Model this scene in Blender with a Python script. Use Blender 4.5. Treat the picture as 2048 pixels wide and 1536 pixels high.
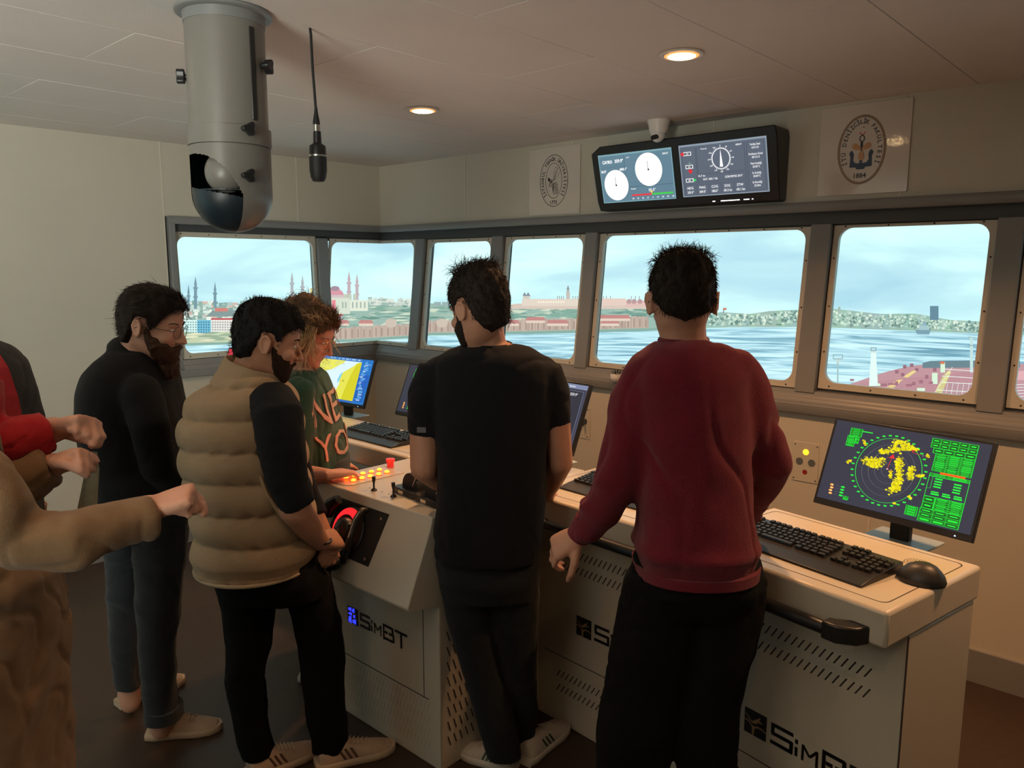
import bpy, math, random
import numpy as np
from mathutils import Vector, Matrix
random.seed(4)
for o in list(bpy.data.objects): bpy.data.objects.remove(o)
SC = bpy.context.scene
COL = SC.collection
PI = math.pi
# ------------------------------------------------------------------ camera
FPX = 1551.8
CAMZ = 1.72
cam_d = bpy.data.cameras.new('camera'); cam = bpy.data.objects.new('camera', cam_d); COL.objects.link(cam)
cam_d.sensor_width = 36.0; cam_d.lens = FPX / 2048 * 36.0; cam_d.clip_start = 0.05; cam_d.clip_end = 60
PITCH = math.radians(8.4276); ROLL = math.radians(0.1277)
_F = Vector((0, math.cos(PITCH), -math.sin(PITCH))); _R0 = Vector((1, 0, 0)); _U0 = _R0.cross(_F)
_R = _R0 * math.cos(ROLL) + _U0 * math.sin(ROLL); _U = _U0 * math.cos(ROLL) - _R0 * math.sin(ROLL)
cam.matrix_world = Matrix(((_R.x, _U.x, -_F.x, 0), (_R.y, _U.y, -_F.y, 0), (_R.z, _U.z, -_F.z, CAMZ), (0, 0, 0, 1)))
SC.camera = cam
# ------------------------------------------------------------------ view, world
SC.view_settings.view_transform = 'Standard'; SC.view_settings.look = 'None'
SC.view_settings.exposure = 0.38; SC.view_settings.gamma = 1.0; SC.view_settings.use_curve_mapping = False
W = bpy.data.worlds.new('world'); SC.world = W; W.use_nodes = True
W.node_tree.nodes['Background'].inputs[0].default_value = (0.30, 0.36, 0.36, 1)
W.node_tree.nodes['Background'].inputs[1].default_value = 0.035
SCREEN_E = 0.98        # projector picture on the screen round the bridge
LAMP_W = 8.0          # watts of each warm downlight
# ------------------------------------------------------------------ frames
YF = math.radians(42.33); YL = math.radians(45.438)
C0 = Vector((-.9793, 5.877, 0))
DF = Vector((math.cos(YF), -math.sin(YF), 0)); NF = Vector((-math.sin(YF), -math.cos(YF), 0))
DL = Vector((-math.cos(YL), -math.sin(YL), 0)); NL = Vector((math.sin(YL), -math.cos(YL), 0))
CEIL = 2.46
def FW(s, u, z=0): return C0 + DF * s + NF * u + Vector((0, 0, z))
def LW(l, u, z=0): return C0 + DL * l + NL * u + Vector((0, 0, z))
def ray(px, py):
    return (_F + _R * ((px - 1024) / FPX) - _U * ((py - 768) / FPX))
def at(px, py, Y):
    d = ray(px, py); return Vector((0, 0, CAMZ)) + d * (Y / d.y)

def area(name, loc, size, power, color, rot=(0, 0, 0), shape='DISK', spread=PI, sy=None):
    d = bpy.data.lights.new(name, 'AREA'); d.shape = shape; d.size = size
    if sy: d.size_y = sy
    d.energy = power; d.color = color; d.spread = spread
    o = bpy.data.objects.new(name, d); COL.objects.link(o); o.location = loc; o.rotation_euler = rot; return o
WARM = (1.0, 0.50, 0.22)
LAMPS = [(1.82, 1.17), (3.21, 1.20), (4.60, 1.20), (0.45, 2.9), (1.82, 3.0), (3.21, 3.3), (4.60, 3.4), (1.82, 4.9), (4.0, 5.0)]
LPOW = [1.1, 1.45, 1.4, 0.0, 0.05, 0.14, 0.28, 0.12, 0.15]
for i, (s, u) in enumerate(LAMPS):
    if LPOW[i] > 0: area('downlight_lamp', FW(s, u, CEIL - .022), .10, LAMP_W * LPOW[i], WARM, spread=math.radians(125))
# added pale fill light, unseen behind left, for the left wall and ceiling
REAR_FILL = area('rear_left_fill', (-1.7, -1.0, 1.5), 1.0, 50.0, (0.97, 1.0, 0.88), rot=(math.radians(118), 0, math.radians(16)), shape='RECTANGLE', sy=1.4, spread=math.radians(108))

# ------------------------------------------------------------------ materials
MATS = {}
def mat(name, col, rough=.6, metal=0, noise=0, nscale=20, bump=0, bscale=60, emis=None, estr=0, spec=.5, alpha=1, coat=0, sheen=0):
    if name in MATS: return MATS[name]
    m = bpy.data.materials.new(name); m.use_nodes = True; nt = m.node_tree; b = nt.nodes['Principled BSDF']
    b.inputs['Base Color'].default_value = (*col, 1); b.inputs['Roughness'].default_value = rough; b.inputs['Metallic'].default_value = metal
    b.inputs['Specular IOR Level'].default_value = spec
    if coat: b.inputs['Coat Weight'].default_value = coat
    if sheen: b.inputs['Sheen Weight'].default_value = sheen; b.inputs['Sheen Roughness'].default_value = .6
    if emis: b.inputs['Emission Color'].default_value = (*emis, 1); b.inputs['Emission Strength'].default_value = estr
    if noise or bump:
        tc = nt.nodes.new('ShaderNodeTexCoord')
    if noise:
        n = nt.nodes.new('ShaderNodeTexNoise'); n.inputs['Scale'].default_value = nscale; n.inputs['Detail'].default_value = 5
        nt.links.new(tc.outputs['Object'], n.inputs['Vector'])
        mx = nt.nodes.new('ShaderNodeMix'); mx.data_type = 'RGBA'
        mx.inputs[6].default_value = (*[max(0, c * (1 - noise)) for c in col], 1); mx.inputs[7].default_value = (*[min(1, c * (1 + noise)) for c in col], 1)
        nt.links.new(n.outputs['Fac'], mx.inputs[0]); nt.links.new(mx.outputs[2], b.inputs['Base Color'])
    if bump:
        n2 = nt.nodes.new('ShaderNodeTexNoise'); n2.inputs['Scale'].default_value = bscale; n2.inputs['Detail'].default_value = 3
        nt.links.new(tc.outputs['Object'], n2.inputs['Vector'])
        bp = nt.nodes.new('ShaderNodeBump'); bp.inputs['Strength'].default_value = bump; bp.inputs['Distance'].default_value = .01
        nt.links.new(n2.outputs['Fac'], bp.inputs['Height']); nt.links.new(bp.outputs['Normal'], b.inputs['Normal'])
    MATS[name] = m; return m
def attr_mat(name, estr=0.0, rough=.6):
    """colour read from the mesh attribute Col: printed matter (estr 0) or a lit display picture"""
    m = bpy.data.materials.new(name); m.use_nodes = True; nt = m.node_tree; b = nt.nodes['Principled BSDF']
    a = nt.nodes.new('ShaderNodeAttribute'); a.attribute_name = 'Col'
    b.inputs['Roughness'].default_value = rough
    if estr:
        b.inputs['Base Color'].default_value = (.01, .01, .01, 1)
        nt.links.new(a.outputs['Color'], b.inputs['Emission Color']); b.inputs['Emission Strength'].default_value = estr
    else: nt.links.new(a.outputs['Color'], b.inputs['Base Color'])
    return m
def srgb(r, g, b):
    f = lambda c: (c / 255 / 12.92) if c <= 10 else ((c / 255 + .055) / 1.055) ** 2.4
    return (f(r), f(g), f(b))
M_WALL = mat('cream_wall_panel', (.53, .49, .41), .38, noise=.04, nscale=3, bump=.05, bscale=300)
M_SEAM = mat('cream_joint_strip', (.62, .58, .48), .35)
M_CEIL = mat('painted_ceiling_panel', (.74, .69, .65), .75, noise=.04, nscale=4, bump=.08, bscale=220)
M_GAP = mat('panel_gap', (.16, .14, .12), .9)
M_FLOOR = mat('dark_vinyl_floor', (.040, .024, .016), .42, noise=.3, nscale=30, bump=.06, bscale=120)
M_TRIM = mat('grey_painted_steel', (.21, .21, .21), .38, noise=.05, nscale=8)
M_TRIMD = mat('dark_grey_frame', (.055, .058, .06), .5)  # darker grey for the header rails and frame backing
M_PLATE = mat('cream_window_plate', (.52, .48, .40), .35, noise=.03, nscale=10)
M_BOLT = mat('dark_bolt', (.05, .045, .04), .4, metal=.6)
M_CONS = mat('cream_powder_coated_steel', (.53, .48, .39), .27, noise=.03, nscale=6, bump=.10, bscale=420)
M_CONSD = mat('console_gap', (.03, .022, .018), .8)
M_BLACK = mat('black_plastic', (.012, .012, .013), .38)
M_BLACKM = mat('matt_black_plastic', (.010, .010, .010), .62)
M_KEY = mat('black_key', (.018, .018, .018), .35)
M_METAL = mat('brushed_metal', (.6, .6, .58), .3, metal=1)
M_WHITE = mat('white_plastic', (.72, .70, .66), .35)
M_POSTER = mat('glossy_white_sheet', (.62, .56, .50), .07, bump=.03, bscale=45, spec=.8)
M_PRINT = attr_mat('printed_ink', 0, .35)
M_DISP = attr_mat('display_picture', .85, .3)
M_DISPB = attr_mat('bright_display_picture', .95, .3)

# ------------------------------------------------------------------ mesh builder
class MB:
    def __init__(s): s.v = []; s.f = []; s.M = Matrix.Identity(4)
    def add(s, vs, fs):
        o = len(s.v); M = s.M
        s.v += [tuple(M @ Vector(p)) for p in vs]; s.f += [tuple(i + o for i in f) for f in fs]; return s
    def box(s, x0, x1, y0, y1, z0, z1):
        vs = [(x0, y0, z0), (x1, y0, z0), (x1, y1, z0), (x0, y1, z0), (x0, y0, z1), (x1, y0, z1), (x1, y1, z1), (x0, y1, z1)]
        return s.add(vs, [(0, 3, 2, 1), (4, 5, 6, 7), (0, 1, 5, 4), (1, 2, 6, 5), (2, 3, 7, 6), (3, 0, 4, 7)])
    def prism(s, pts, axis, a, b):
        """extrude a 2-D outline along an axis: axis 'x': pts (y,z); 'y': pts (x,z); 'z': pts (x,y)"""
        n = len(pts)
        g = {'x': lambda p, t: (t, p[0], p[1]), 'y': lambda p, t: (p[0], t, p[1]), 'z': lambda p, t: (p[0], p[1], t)}[axis]
        vs = [g(p, a) for p in pts] + [g(p, b) for p in pts]
        fs = [tuple(range(n))[::-1], tuple(range(n, 2 * n))] + [(i, (i + 1) % n, (i + 1) % n + n, i + n) for i in range(n)]
        return s.add(vs, fs)
    def rings(s, rings, cap=True, closed=True):
        n = len(rings[0]); vs = [p for r in rings for p in r]; fs = []
        for k in range(len(rings) - 1):
            for i in range(n if closed else n - 1):
                j = (i + 1) % n; fs.append((k * n + i, k * n + j, (k + 1) * n + j, (k + 1) * n + i))
        if cap: fs.append(tuple(range(n))[::-1]); fs.append(tuple((len(rings) - 1) * n + i for i in range(n)))
        return s.add(vs, fs)
    def lathe(s, prof, n=24, c=(0, 0, 0), axis='z'):
        R = []
        for r, z in prof:
            ring = []
            for i in range(n):
                a = 2 * PI * i / n; x, y = r * math.cos(a), r * math.sin(a)
                p = {'z': (x, y, z), 'y': (x, z, -y), 'x': (z, x, y)}[axis]
                ring.append((p[0] + c[0], p[1] + c[1], p[2] + c[2]))
            R.append(ring)
        return s.rings(R)
    def tube(s, pts, rad, n=10):
        pts = [Vector(p) for p in pts]
        if not isinstance(rad, (list, tuple)): rad = [rad] * len(pts)
        R = []; up = None
        for i, p in enumerate(pts):
            d = (pts[min(i + 1, len(pts) - 1)] - pts[max(i - 1, 0)]).normalized()
            if up is None:
                up = Vector((0, 0, 1)) if abs(d.z) < .9 else Vector((1, 0, 0))
            a = d.cross(up).normalized(); b = a.cross(d).normalized(); up = b
            R.append([tuple(p + a * rad[i] * math.cos(2 * PI * k / n) + b * rad[i] * math.sin(2 * PI * k / n)) for k in range(n)])
        return s.rings(R)
    def ell(s, c, r, n=16, m=10, rot=None):
        R = []; c = Vector(c)
        for k in range(m + 1):
            th = PI * k / m; th = max(.03, min(PI - .03, th)); ring = []
            for i in range(n):
                a = 2 * PI * i / n
                p = Vector((r[0] * math.sin(th) * math.cos(a), r[1] * math.sin(th) * math.sin(a), -r[2] * math.cos(th)))
                if rot: p = rot @ p
                ring.append(tuple(c + p))
            R.append(ring)
        return s.rings(R)
    def mesh(s, name, smooth=None):
        me = bpy.data.meshes.new(name); me.from_pydata(s.v, [], s.f); me.update()
        if smooth is not None:
            me.polygons.foreach_set('use_smooth', [True] * len(me.polygons)); me.set_sharp_from_angle(angle=math.radians(smooth))
        return me
def obj(name, mb, m, parent=None, smooth=None, bevel=0, loc=None):
    me = mb.mesh(name, smooth) if isinstance(mb, MB) else mb
    if m is not None and not me.materials: me.materials.append(m)
    o = bpy.data.objects.new(name, me); COL.objects.link(o)
    if parent is not None: o.parent = parent
    if loc is not None: o.location = loc
    if bevel:
        b = o.modifiers.new('bevel', 'BEVEL'); b.width = bevel; b.segments = 2; b.limit_method = 'ANGLE'; b.angle_limit = math.radians(40)
        if smooth is None:
            me.polygons.foreach_set('use_smooth', [True] * len(me.polygons)); me.set_sharp_from_angle(angle=math.radians(50))
    return o
def tag(o, label, cat, group=None):
    o['label'] = label; o['category'] = cat
    if group: o['group'] = group
    return o
def thing(name, label, cat, loc=(0, 0, 0), rz=0, group=None):
    o = bpy.data.objects.new(name, None); o.empty_display_size = .05; COL.objects.link(o)
    o.location = loc; o.rotation_euler = (0, 0, rz); return tag(o, label, cat, group)
def struct(o): o['kind'] = 'structure'; return o
def sroot(name, loc=(0, 0, 0), rz=0):
    o = bpy.data.objects.new(name, None); COL.objects.link(o); o.location = loc; o.rotation_euler = (0, 0, rz); return struct(o)
def wall_thing(name, label, cat, s, u, z, group=None, turn=0): return thing(name, label, cat, FW(s, u, z), -YF + turn, group)

# ------------------------------------------------------------------ flat pictures
_txt = {}
def text_mesh(t, bold=False):
    if (t, bold) in _txt: return _txt[(t, bold)]
    cu = bpy.data.curves.new('t', 'FONT'); cu.body = t; cu.size = 1; cu.resolution_u = 2
    if bold: cu.offset = .022
    ob = bpy.data.objects.new('t', cu); COL.objects.link(ob); bpy.context.view_layer.update()
    me = bpy.data.meshes.new_from_object(ob.evaluated_get(bpy.context.evaluated_depsgraph_get()))
    vs = [(v.co.x, v.co.y) for v in me.vertices]; fs = [tuple(p.vertices) for p in me.polygons]
    w = (min([v[0] for v in vs] or [0]), max([v[0] for v in vs] or [.3]))
    bpy.data.objects.remove(ob); bpy.data.meshes.remove(me); bpy.data.curves.remove(cu)
    _txt[(t, bold)] = (vs, fs, w); return _txt[(t, bold)]
class Pic:
    """flat coloured shapes (a printed or displayed picture); mapper turns (x, y, layer) into a 3-D point"""
    def __init__(s, mapper): s.v = []; s.f = []; s.c = []; s.map = mapper
    def poly(s, pts, col, lay=0):
        o = len(s.v); s.v += [tuple(s.map(x, y, lay)) for x, y in pts]; s.c += [col] * len(pts); s.f.append(tuple(range(o, o + len(pts)))); return s
    def rect(s, x0, y0, x1, y1, col, lay=0): return s.poly([(x0, y0), (x1, y0), (x1, y1), (x0, y1)], col, lay)
    def frame(s, x0, y0, x1, y1, w, col, lay=0):
        s.rect(x0, y0, x1, y0 + w, col, lay); s.rect(x0, y1 - w, x1, y1, col, lay); s.rect(x0, y0, x0 + w, y1, col, lay); s.rect(x1 - w, y0, x1, y1, col, lay)
    def line(s, pts, w, col, lay=0):
        for (x0, y0), (x1, y1) in zip(pts[:-1], pts[1:]):
            d = math.hypot(x1 - x0, y1 - y0) or 1; nx, ny = -(y1 - y0) / d * w / 2, (x1 - x0) / d * w / 2
            s.poly([(x0 + nx, y0 + ny), (x1 + nx, y1 + ny), (x1 - nx, y1 - ny), (x0 - nx, y0 - ny)], col, lay)
    def disc(s, cx, cy, rx, col, lay=0, ry=None, n=32):
        ry = ry or rx; s.poly([(cx + rx * math.cos(2 * PI * i / n), cy + ry * math.sin(2 * PI * i / n)) for i in range(n)], col, lay)
    def ring(s, cx, cy, r, w, col, lay=0, ry=None, n=48, a0=0, a1=2 * PI):
        k = (ry or r) / r
        P = [(math.cos(a0 + (a1 - a0) * i / n), math.sin(a0 + (a1 - a0) * i / n)) for i in range(n + 1)]
        for (c1, s1), (c2, s2) in zip(P[:-1], P[1:]):
            s.poly([(cx + r * c1, cy + r * k * s1), (cx + r * c2, cy + r * k * s2), (cx + (r - w) * c2, cy + (r * k - w) * s2), (cx + (r - w) * c1, cy + (r * k - w) * s1)], col, lay)
    def text(s, t, x, y, h, col, lay=0, rot=0, align='c', sx=1, maxw=None, bold=False):
        vs, fs, w = text_mesh(t, bold); k = h / .72
        if maxw and (w[1] - w[0]) * k * sx > maxw: sx = maxw / ((w[1] - w[0]) * k)
        ox = {'c': -(w[0] + w[1]) / 2, 'l': -w[0], 'r': -w[1]}[align]; o = len(s.v); cr, sr = math.cos(rot), math.sin(rot)
        for vx, vy in vs:
            a, b = (vx + ox) * k * sx, (vy - .36) * k
            s.v.append(tuple(s.map(x + a * cr - b * sr, y + a * sr + b * cr, lay))); s.c.append(col)
        s.f += [tuple(i + o for i in f) for f in fs]
    def build(s, name, m, parent=None):
        me = bpy.data.meshes.new(name); me.from_pydata(s.v, [], s.f); me.update()
        a = me.color_attributes.new('Col', 'FLOAT_COLOR', 'POINT')
        a.data.foreach_set('color', [x for c in s.c for x in (*c, 1)]); me.materials.append(m)
        o = bpy.data.objects.new(name, me); COL.objects.link(o); o.parent = parent; return o
def plane_map(ox, oz, y, w, h, up=1, lay=.0004):
    """unit picture (0..1, 0..1, y up) on the local XZ plane facing -Y"""
    return lambda a, b, l: (ox + a * w, y - l * lay, oz + b * h)
# ================================================================== SETTING
ROOM_S = 6.3; ROOM_U = 6.0
def wall_frame_box(mb, M): mb.M = M; return mb
def fmat(s=0, u=0, z=0, turn=0):
    return Matrix.Translation(FW(s, u, z)) @ Matrix.Rotation(-YF + turn, 4, 'Z')
def lmat(l=0, u=0, z=0):   # local x runs along the left wall away from the corner, y into the wall's back, z up
    return Matrix(((DL.x, -NL.x, 0, LW(l, u).x), (DL.y, -NL.y, 0, LW(l, u).y), (0, 0, 1, z), (0, 0, 0, 1)))
FR = sroot('wall_front', C0, -YF)     # local: x = s, y = -u
# floor, ceiling
fl = MB(); fl.M = fmat(); fl.box(-1.2, ROOM_S, -ROOM_U - .6, .3, -.12, 0); struct(obj('floor', fl, M_FLOOR))
cl = MB(); cl.M = fmat(); cl.box(-1.2, ROOM_S + .1, -ROOM_U - .6, .3, CEIL + .012, CEIL + .15); CL = struct(obj('ceiling', cl, M_GAP))
PW = .458; k = 0
for i in range(-6, 11):
    s0 = 1.58 + PW * (i - 1); off = 0.0 if i % 2 else .61
    for j in range(-1, 6):
        u0 = .13 + off + 1.22 * j; u1 = u0 + 1.22
        a, b = max(u0, -.02), min(u1, ROOM_U + .5)
        if b - a < .05 or s0 > ROOM_S: continue
        p = MB(); p.M = fmat(); p.box(s0 + .0012, s0 + PW - .0012, -b + .0012, -a - .0012, CEIL, CEIL + .014)
        obj('ceiling_panel', p, M_CEIL, CL, bevel=.0015)
# upper and lower front wall as panels with joints
def panels(root, name, cuts, z0, z1, u, th, y0=0, holes=None):
    for a, b in zip(cuts[:-1], cuts[1:]):
        m = MB().box(a + .001, b - .001, y0 - u, y0 - u + th, z0, z1); obj('wall_panel', m, M_WALL, root, bevel=.0015)
    for a in cuts[1:-1]:
        m = MB().box(a - .004, a + .004, y0 - u - .0025, y0 - u, z0, z1); obj('joint_strip', m, M_SEAM, root)
cutsF = [0, .9, 1.8, 2.7, 3.6, 4.5, 5.4, 6.3]
panels(FR, 'wall_front', [-.02] + cutsF[1:], 2.03, CEIL + .01, 0, .06)
panels(FR, 'wall_front', [.015] + cutsF[1:], 0, 1.056, .10, .06)
def zi(z, a, b): return a + (b - a) * (1.95 - z) / .85     # inset of the tilted window plane
FA, FB, LA, LB = -.02, .08, -.02, .02
def frameprofile(mb, x0, x1, prof):   # prof = list of (u, z) outline
    return mb.prism([(-u, z) for u, z in prof], 'x', x0, x1)
CUTS_X = (.0, ROOM_S)
t = MB(); frameprofile(t, -.01, ROOM_S, [(-.05, 1.985), (.032, 1.985), (.036, 1.99), (.036, 2.026), (.032, 2.031), (-.05, 2.031)])
obj('header_fascia', t, M_TRIM, FR, smooth=40)
t = MB(); frameprofile(t, -.01, ROOM_S, [(-.06, 1.928), (zi(1.928, FA, FB) + .012, 1.928), (zi(1.986, FA, FB) + .012, 1.986), (-.06, 1.986)])
obj('header_rail', t, M_TRIMD, FR)
t = MB(); frameprofile(t, .06, ROOM_S, [(.0, 1.10), (.118, 1.10), (.118, 1.104), (.112, 1.122), (.105, 1.126), (.100, 1.140), (.094, 1.158), (.0, 1.158)])
obj('sill_rail', t, M_TRIM, FR, smooth=50)
t = MB(); frameprofile(t, .03, ROOM_S, [(.03, 1.052), (.125, 1.052), (.128, 1.056), (.128, 1.096), (.124, 1.1005), (.03, 1.1005)])
obj('sill_fascia', t, M_TRIM, FR, smooth=40)
# mullions on the front wall (tilted with the glass)
def mullion(root, x0, x1, a, b, off=.028, dep=.07):
    m = MB(); zs = (1.15, 1.93)
    R = []
    for z in zs:
        c = -(zi(z, a, b) + off); R.append([(x0, c + dep, z), (x0, c, z), (x1, c, z), (x1, c + dep, z)])
    m.rings(R); return obj('mullion', m, M_TRIM, root, bevel=.003)
for x0, x1 in ((.404, .497), (1.155, 1.250), (1.908, 1.992), (3.224, 3.318), (3.980, 4.074), (4.735, 4.83), (6.06, 6.15)): mullion(FR, x0, x1, FA, FB)
# dark backing behind the window plates closes the joints
def backing(root, name, x0, x1, z0, z1, a, b):
    m = MB(); R = []
    for z in (z0, z1): c = -(zi(z, a, b) - .010); R.append([(x0, c + .05, z), (x0, c, z), (x1, c, z), (x1, c + .05, z)])
    m.rings(R); obj(name, m, M_TRIMD, root)
backing(FR, 'frame_backing', -.03, ROOM_S, 1.9135, 2.05, FA, FB); backing(FR, 'frame_backing', .03, ROOM_S, 1.06, 1.184, FA, FB)
for x0, x1 in ((.392, .512), (1.143, 1.262), (1.896, 2.004), (3.212, 3.330), (3.968, 4.086), (4.723, 4.842)): backing(FR, 'frame_backing', x0, x1, 1.10, 1.95, FA, FB)
bb = MB().box(0, ROOM_S, -.115, -.10, 0, .14); struct(obj('baseboard_front', bb, M_TRIM)).matrix_world = fmat(); 
# left wall
LR = bpy.data.objects.new('wall_left', None); COL.objects.link(LR); LR.matrix_world = lmat(); struct(LR)
lw = MB()
def lpanel(a, b, z0, z1, u=0):
    m = MB().box(a + .001, b - .001, -u, -u + .06, z0, z1); obj('wall_panel', m, M_WALL, LR, bevel=.0015)
lpanel(-.02, .683, 2.03, CEIL + .01); lpanel(.683, 1.583, 2.03, CEIL + .01)
lpanel(-.02, .683, 0, 1.056, .03); lpanel(.683, 1.583, 0, 1.056, .03)
for k in range(6): lpanel(1.583 + .9 * k, 1.583 + .9 * (k + 1), 0, CEIL + .01)
for x in (.683, 1.583, 2.483, 3.383, 4.283, 5.183):
    for z0, z1, u in (((2.03, CEIL, 0), (0, 1.05, .03)) if x < 1 else ((0, CEIL, 0.0),)):
        obj('joint_strip', MB().box(x - .004, x + .004, -u - .0025, -u, z0, z1), M_SEAM, LR)
def lprof(name, x0, x1, prof, m):
    obj(name, MB().prism([(-u, z) for u, z in prof], 'x', x0, x1), m, LR, smooth=40)
lprof('header_fascia', -.01, 1.567, [(-.05, 1.985), (.030, 1.985), (.034, 1.99), (.034, 2.026), (.030, 2.031), (-.05, 2.031)], M_TRIM)
lprof('header_rail', -.01, 1.535, [(-.06, 1.944), (-.008, 1.944), (-.008, 1.986), (-.06, 1.986)], M_TRIMD)
backing(LR, 'frame_backing', -.03, 1.56, 1.916, 2.05, LA, LB); backing(LR, 'frame_backing', .03, 1.56, 1.06, 1.182, LA, LB); backing(LR, 'frame_backing', .440, .556, 1.10, 1.95, LA, LB); backing(LR, 'frame_backing', 1.52, 1.58, 1.05, 2.04, LA, LB)
lprof('sill_rail', .07, 1.535, [(-.03, 1.10), (.062, 1.10), (.052, 1.125), (.045, 1.128), (.034, 1.158), (-.03, 1.158)], M_TRIM)
lprof('sill_fascia', .05, 1.567, [(-.03, 1.052), (.066, 1.052), (.070, 1.056), (.070, 1.096), (.066, 1.1005), (-.03, 1.1005)], M_TRIM)
mullion(LR, .460, .542, LA, LB)
obj('jamb', MB().box(1.532, 1.567, -.034, .06, 1.10, 1.987), M_TRIM, LR, bevel=.003)
struct(obj('baseboard_left', MB().box(1.58, 6.5, -.014, 0, 0, .14), M_TRIM)).matrix_world = lmat()
struct(obj('baseboard_corner', MB().box(0.1, 1.58, -.044, -.03, 0, .14), M_TRIM)).matrix_world = lmat()
# rear and right walls (outside the picture)
rw = MB(); rw.M = fmat(); rw.box(ROOM_S, ROOM_S + .1, -ROOM_U - .6, .2, 0, CEIL); struct(obj('wall_right', rw, M_WALL))
kw = MB(); kw.M = fmat(); kw.box(-1.2, ROOM_S, -ROOM_U - .1, -ROOM_U, 0, CEIL); struct(obj('wall_back', kw, M_WALL))

# windows: steel plate with rounded opening, bolts, pane
def corner_xy(z):
    A = np.array([[NF.x, NF.y], [NL.x, NL.y]]); v = np.linalg.solve(A, [zi(z, FA, FB), zi(z, LA, LB)]); return C0 + Vector((v[0], v[1], 0))
def mapF(t, z, d=0): return FW(t, zi(z, FA, FB) + d, z)
def mapL(t, z, d=0): return LW(-t, zi(z, LA, LB) + d, z)
def mapC(t, z, d=0):
    c = corner_xy(z) + Vector((0, 0, z))
    bis = (NF + NL).normalized()
    if t > 1e-6: return c + DF * t + NF * d
    if t < -1e-6: return c + DL * (-t) + NL * d
    return c + bis * d * 1.41
def rr(x0, x1, z0, z1, r, n=6, mid=None):
    P = []
    for cx, cz, a0 in ((x1 - r, z0 + r, -PI / 2), (x1 - r, z1 - r, 0), (x0 + r, z1 - r, PI / 2), (x0 + r, z0 + r, PI)):
        for i in range(n + 1): a = a0 + PI / 2 * i / n; P.append((cx + r * math.cos(a), cz + r * math.sin(a)))
        if mid is not None and a0 == 0: P.append((mid, z1))
    if mid is not None: P.append((mid, z0))
    return P
def window(idx, fmap, x0, x1, z0, z1, bt=.026, bb=.026, bs=.026, mid=None, r=.055):
    inn = rr(x0 + bs, x1 - bs, z0 + bb, z1 - bt, r, mid=mid); n = len(inn); out = []
    cx0, cx1, cz0, cz1 = x0 + bs + r, x1 - bs - r, z0 + bb + r, z1 - bt - r
    for (x, z) in inn:
        ox = x1 if x > cx1 + 1e-6 else (x0 if x < cx0 - 1e-6 else x); oz = z1 if z > cz1 + 1e-6 else (z0 if z < cz0 - 1e-6 else z)
        # inside a corner arc: walk round the outer corner
        if x > cx1 + 1e-6 or x < cx0 - 1e-6:
            if z > cz1 + 1e-6 or z < cz0 - 1e-6:
                ax, az = (cx1 if x > cx1 else cx0), (cz1 if z > cz1 else cz0)
                a = math.atan2(abs(z - az), abs(x - ax))
                if a < PI / 4 - .01: oz = az + (oz - az) * math.tan(a)
                elif a > PI / 4 + .01: ox = ax + (ox - ax) / math.tan(a)
        out.append((ox, oz))
    m = MB(); th = .006
    fr = [fmap(x, z, 0) for x, z in out] + [fmap(x, z, 0) for x, z in inn]
    bk = [fmap(x, z, -th) for x, z in out] + [fmap(x, z, -th - .02) for x, z in inn]
    vs = fr + bk; fs = []
    for i in range(n):
        j = (i + 1) % n
        fs += [(i, j, n + j, n + i), (2 * n + i, 3 * n + i, 3 * n + j, 2 * n + j), (n + i, n + j, 3 * n + j, 3 * n + i), (i, 2 * n + i, 2 * n + j, j)]
    m.add(vs, fs)
    root = struct(obj('window_%d' % idx, m, M_PLATE))
    # bolts
    w = x1 - x0; pts = []
    nx = max(2, int(round(w / .17)))
    for i in range(nx):
        t_ = x0 + .05 + (w - .1) * i / (nx - 1); pts += [(t_, z1 - bt * .45), (t_, z0 + bb * .45)]
    for z in (z0 + .17, z0 + .38, z0 + .60): pts += [(x0 + bs * .5, z), (x1 - bs * .5, z)]
    for (x, z) in pts:
        c = fmap(x, z, .001); b = MB().ell(c, (.004, .004, .004), 8, 5); obj('bolt', b, M_BOLT, root, smooth=60)
    # pane
    g = MB(); P = [fmap(x, z, -.018) for x, z in inn]
    if mid is None: g.add(P, [tuple(range(n))])
    else:
        im = [i for i, p in enumerate(inn) if abs(p[0] - mid) < 1e-9]; a, b = min(im), max(im)
        g.add(P, [tuple(range(a, b + 1)), tuple(list(range(b, n)) + list(range(0, a + 1)))])
    obj('pane', g, M_GLASS, root)
    return root
M_GLASS = bpy.data.materials.new('window_glass'); M_GLASS.use_nodes = True
nt = M_GLASS.node_tree; nt.nodes.clear(); out_ = nt.nodes.new('ShaderNodeOutputMaterial'); tr = nt.nodes.new('ShaderNodeBsdfTransparent'); gl = nt.nodes.new('ShaderNodeBsdfGlossy')
gl.inputs['Roughness'].default_value = .02; fr_ = nt.nodes.new('ShaderNodeFresnel'); fr_.inputs[0].default_value = 1.12; mx = nt.nodes.new('ShaderNodeMixShader')
nt.links.new(fr_.outputs[0], mx.inputs[0]); nt.links.new(tr.outputs[0], mx.inputs[1]); nt.links.new(gl.outputs[0], mx.inputs[2]); nt.links.new(mx.outputs[0], out_.inputs[0])
window(1, mapL, -1.530, -.546, 1.161, 1.942, .030, .032, .022)
window(2, mapC, -.448, .400, 1.162, 1.931, .024, .024, .022, mid=0)
window(3, mapF, .504, 1.150, 1.160, 1.923, .022, .024, .024)
window(4, mapF, 1.255, 1.902, 1.160, 1.922, .018, .026, .025)
window(5, mapF, 1.996, 3.220, 1.163, 1.921, .012, .027, .026)
window(6, mapF, 3.323, 3.976, 1.173, 1.922, .012, .029, .024)
window(7, mapF, 4.079, 4.732, 1.173, 1.922, .012, .029, .024)
window(8, mapF, 4.835, 6.055, 1.165, 1.922, .012, .027, .026)

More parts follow.
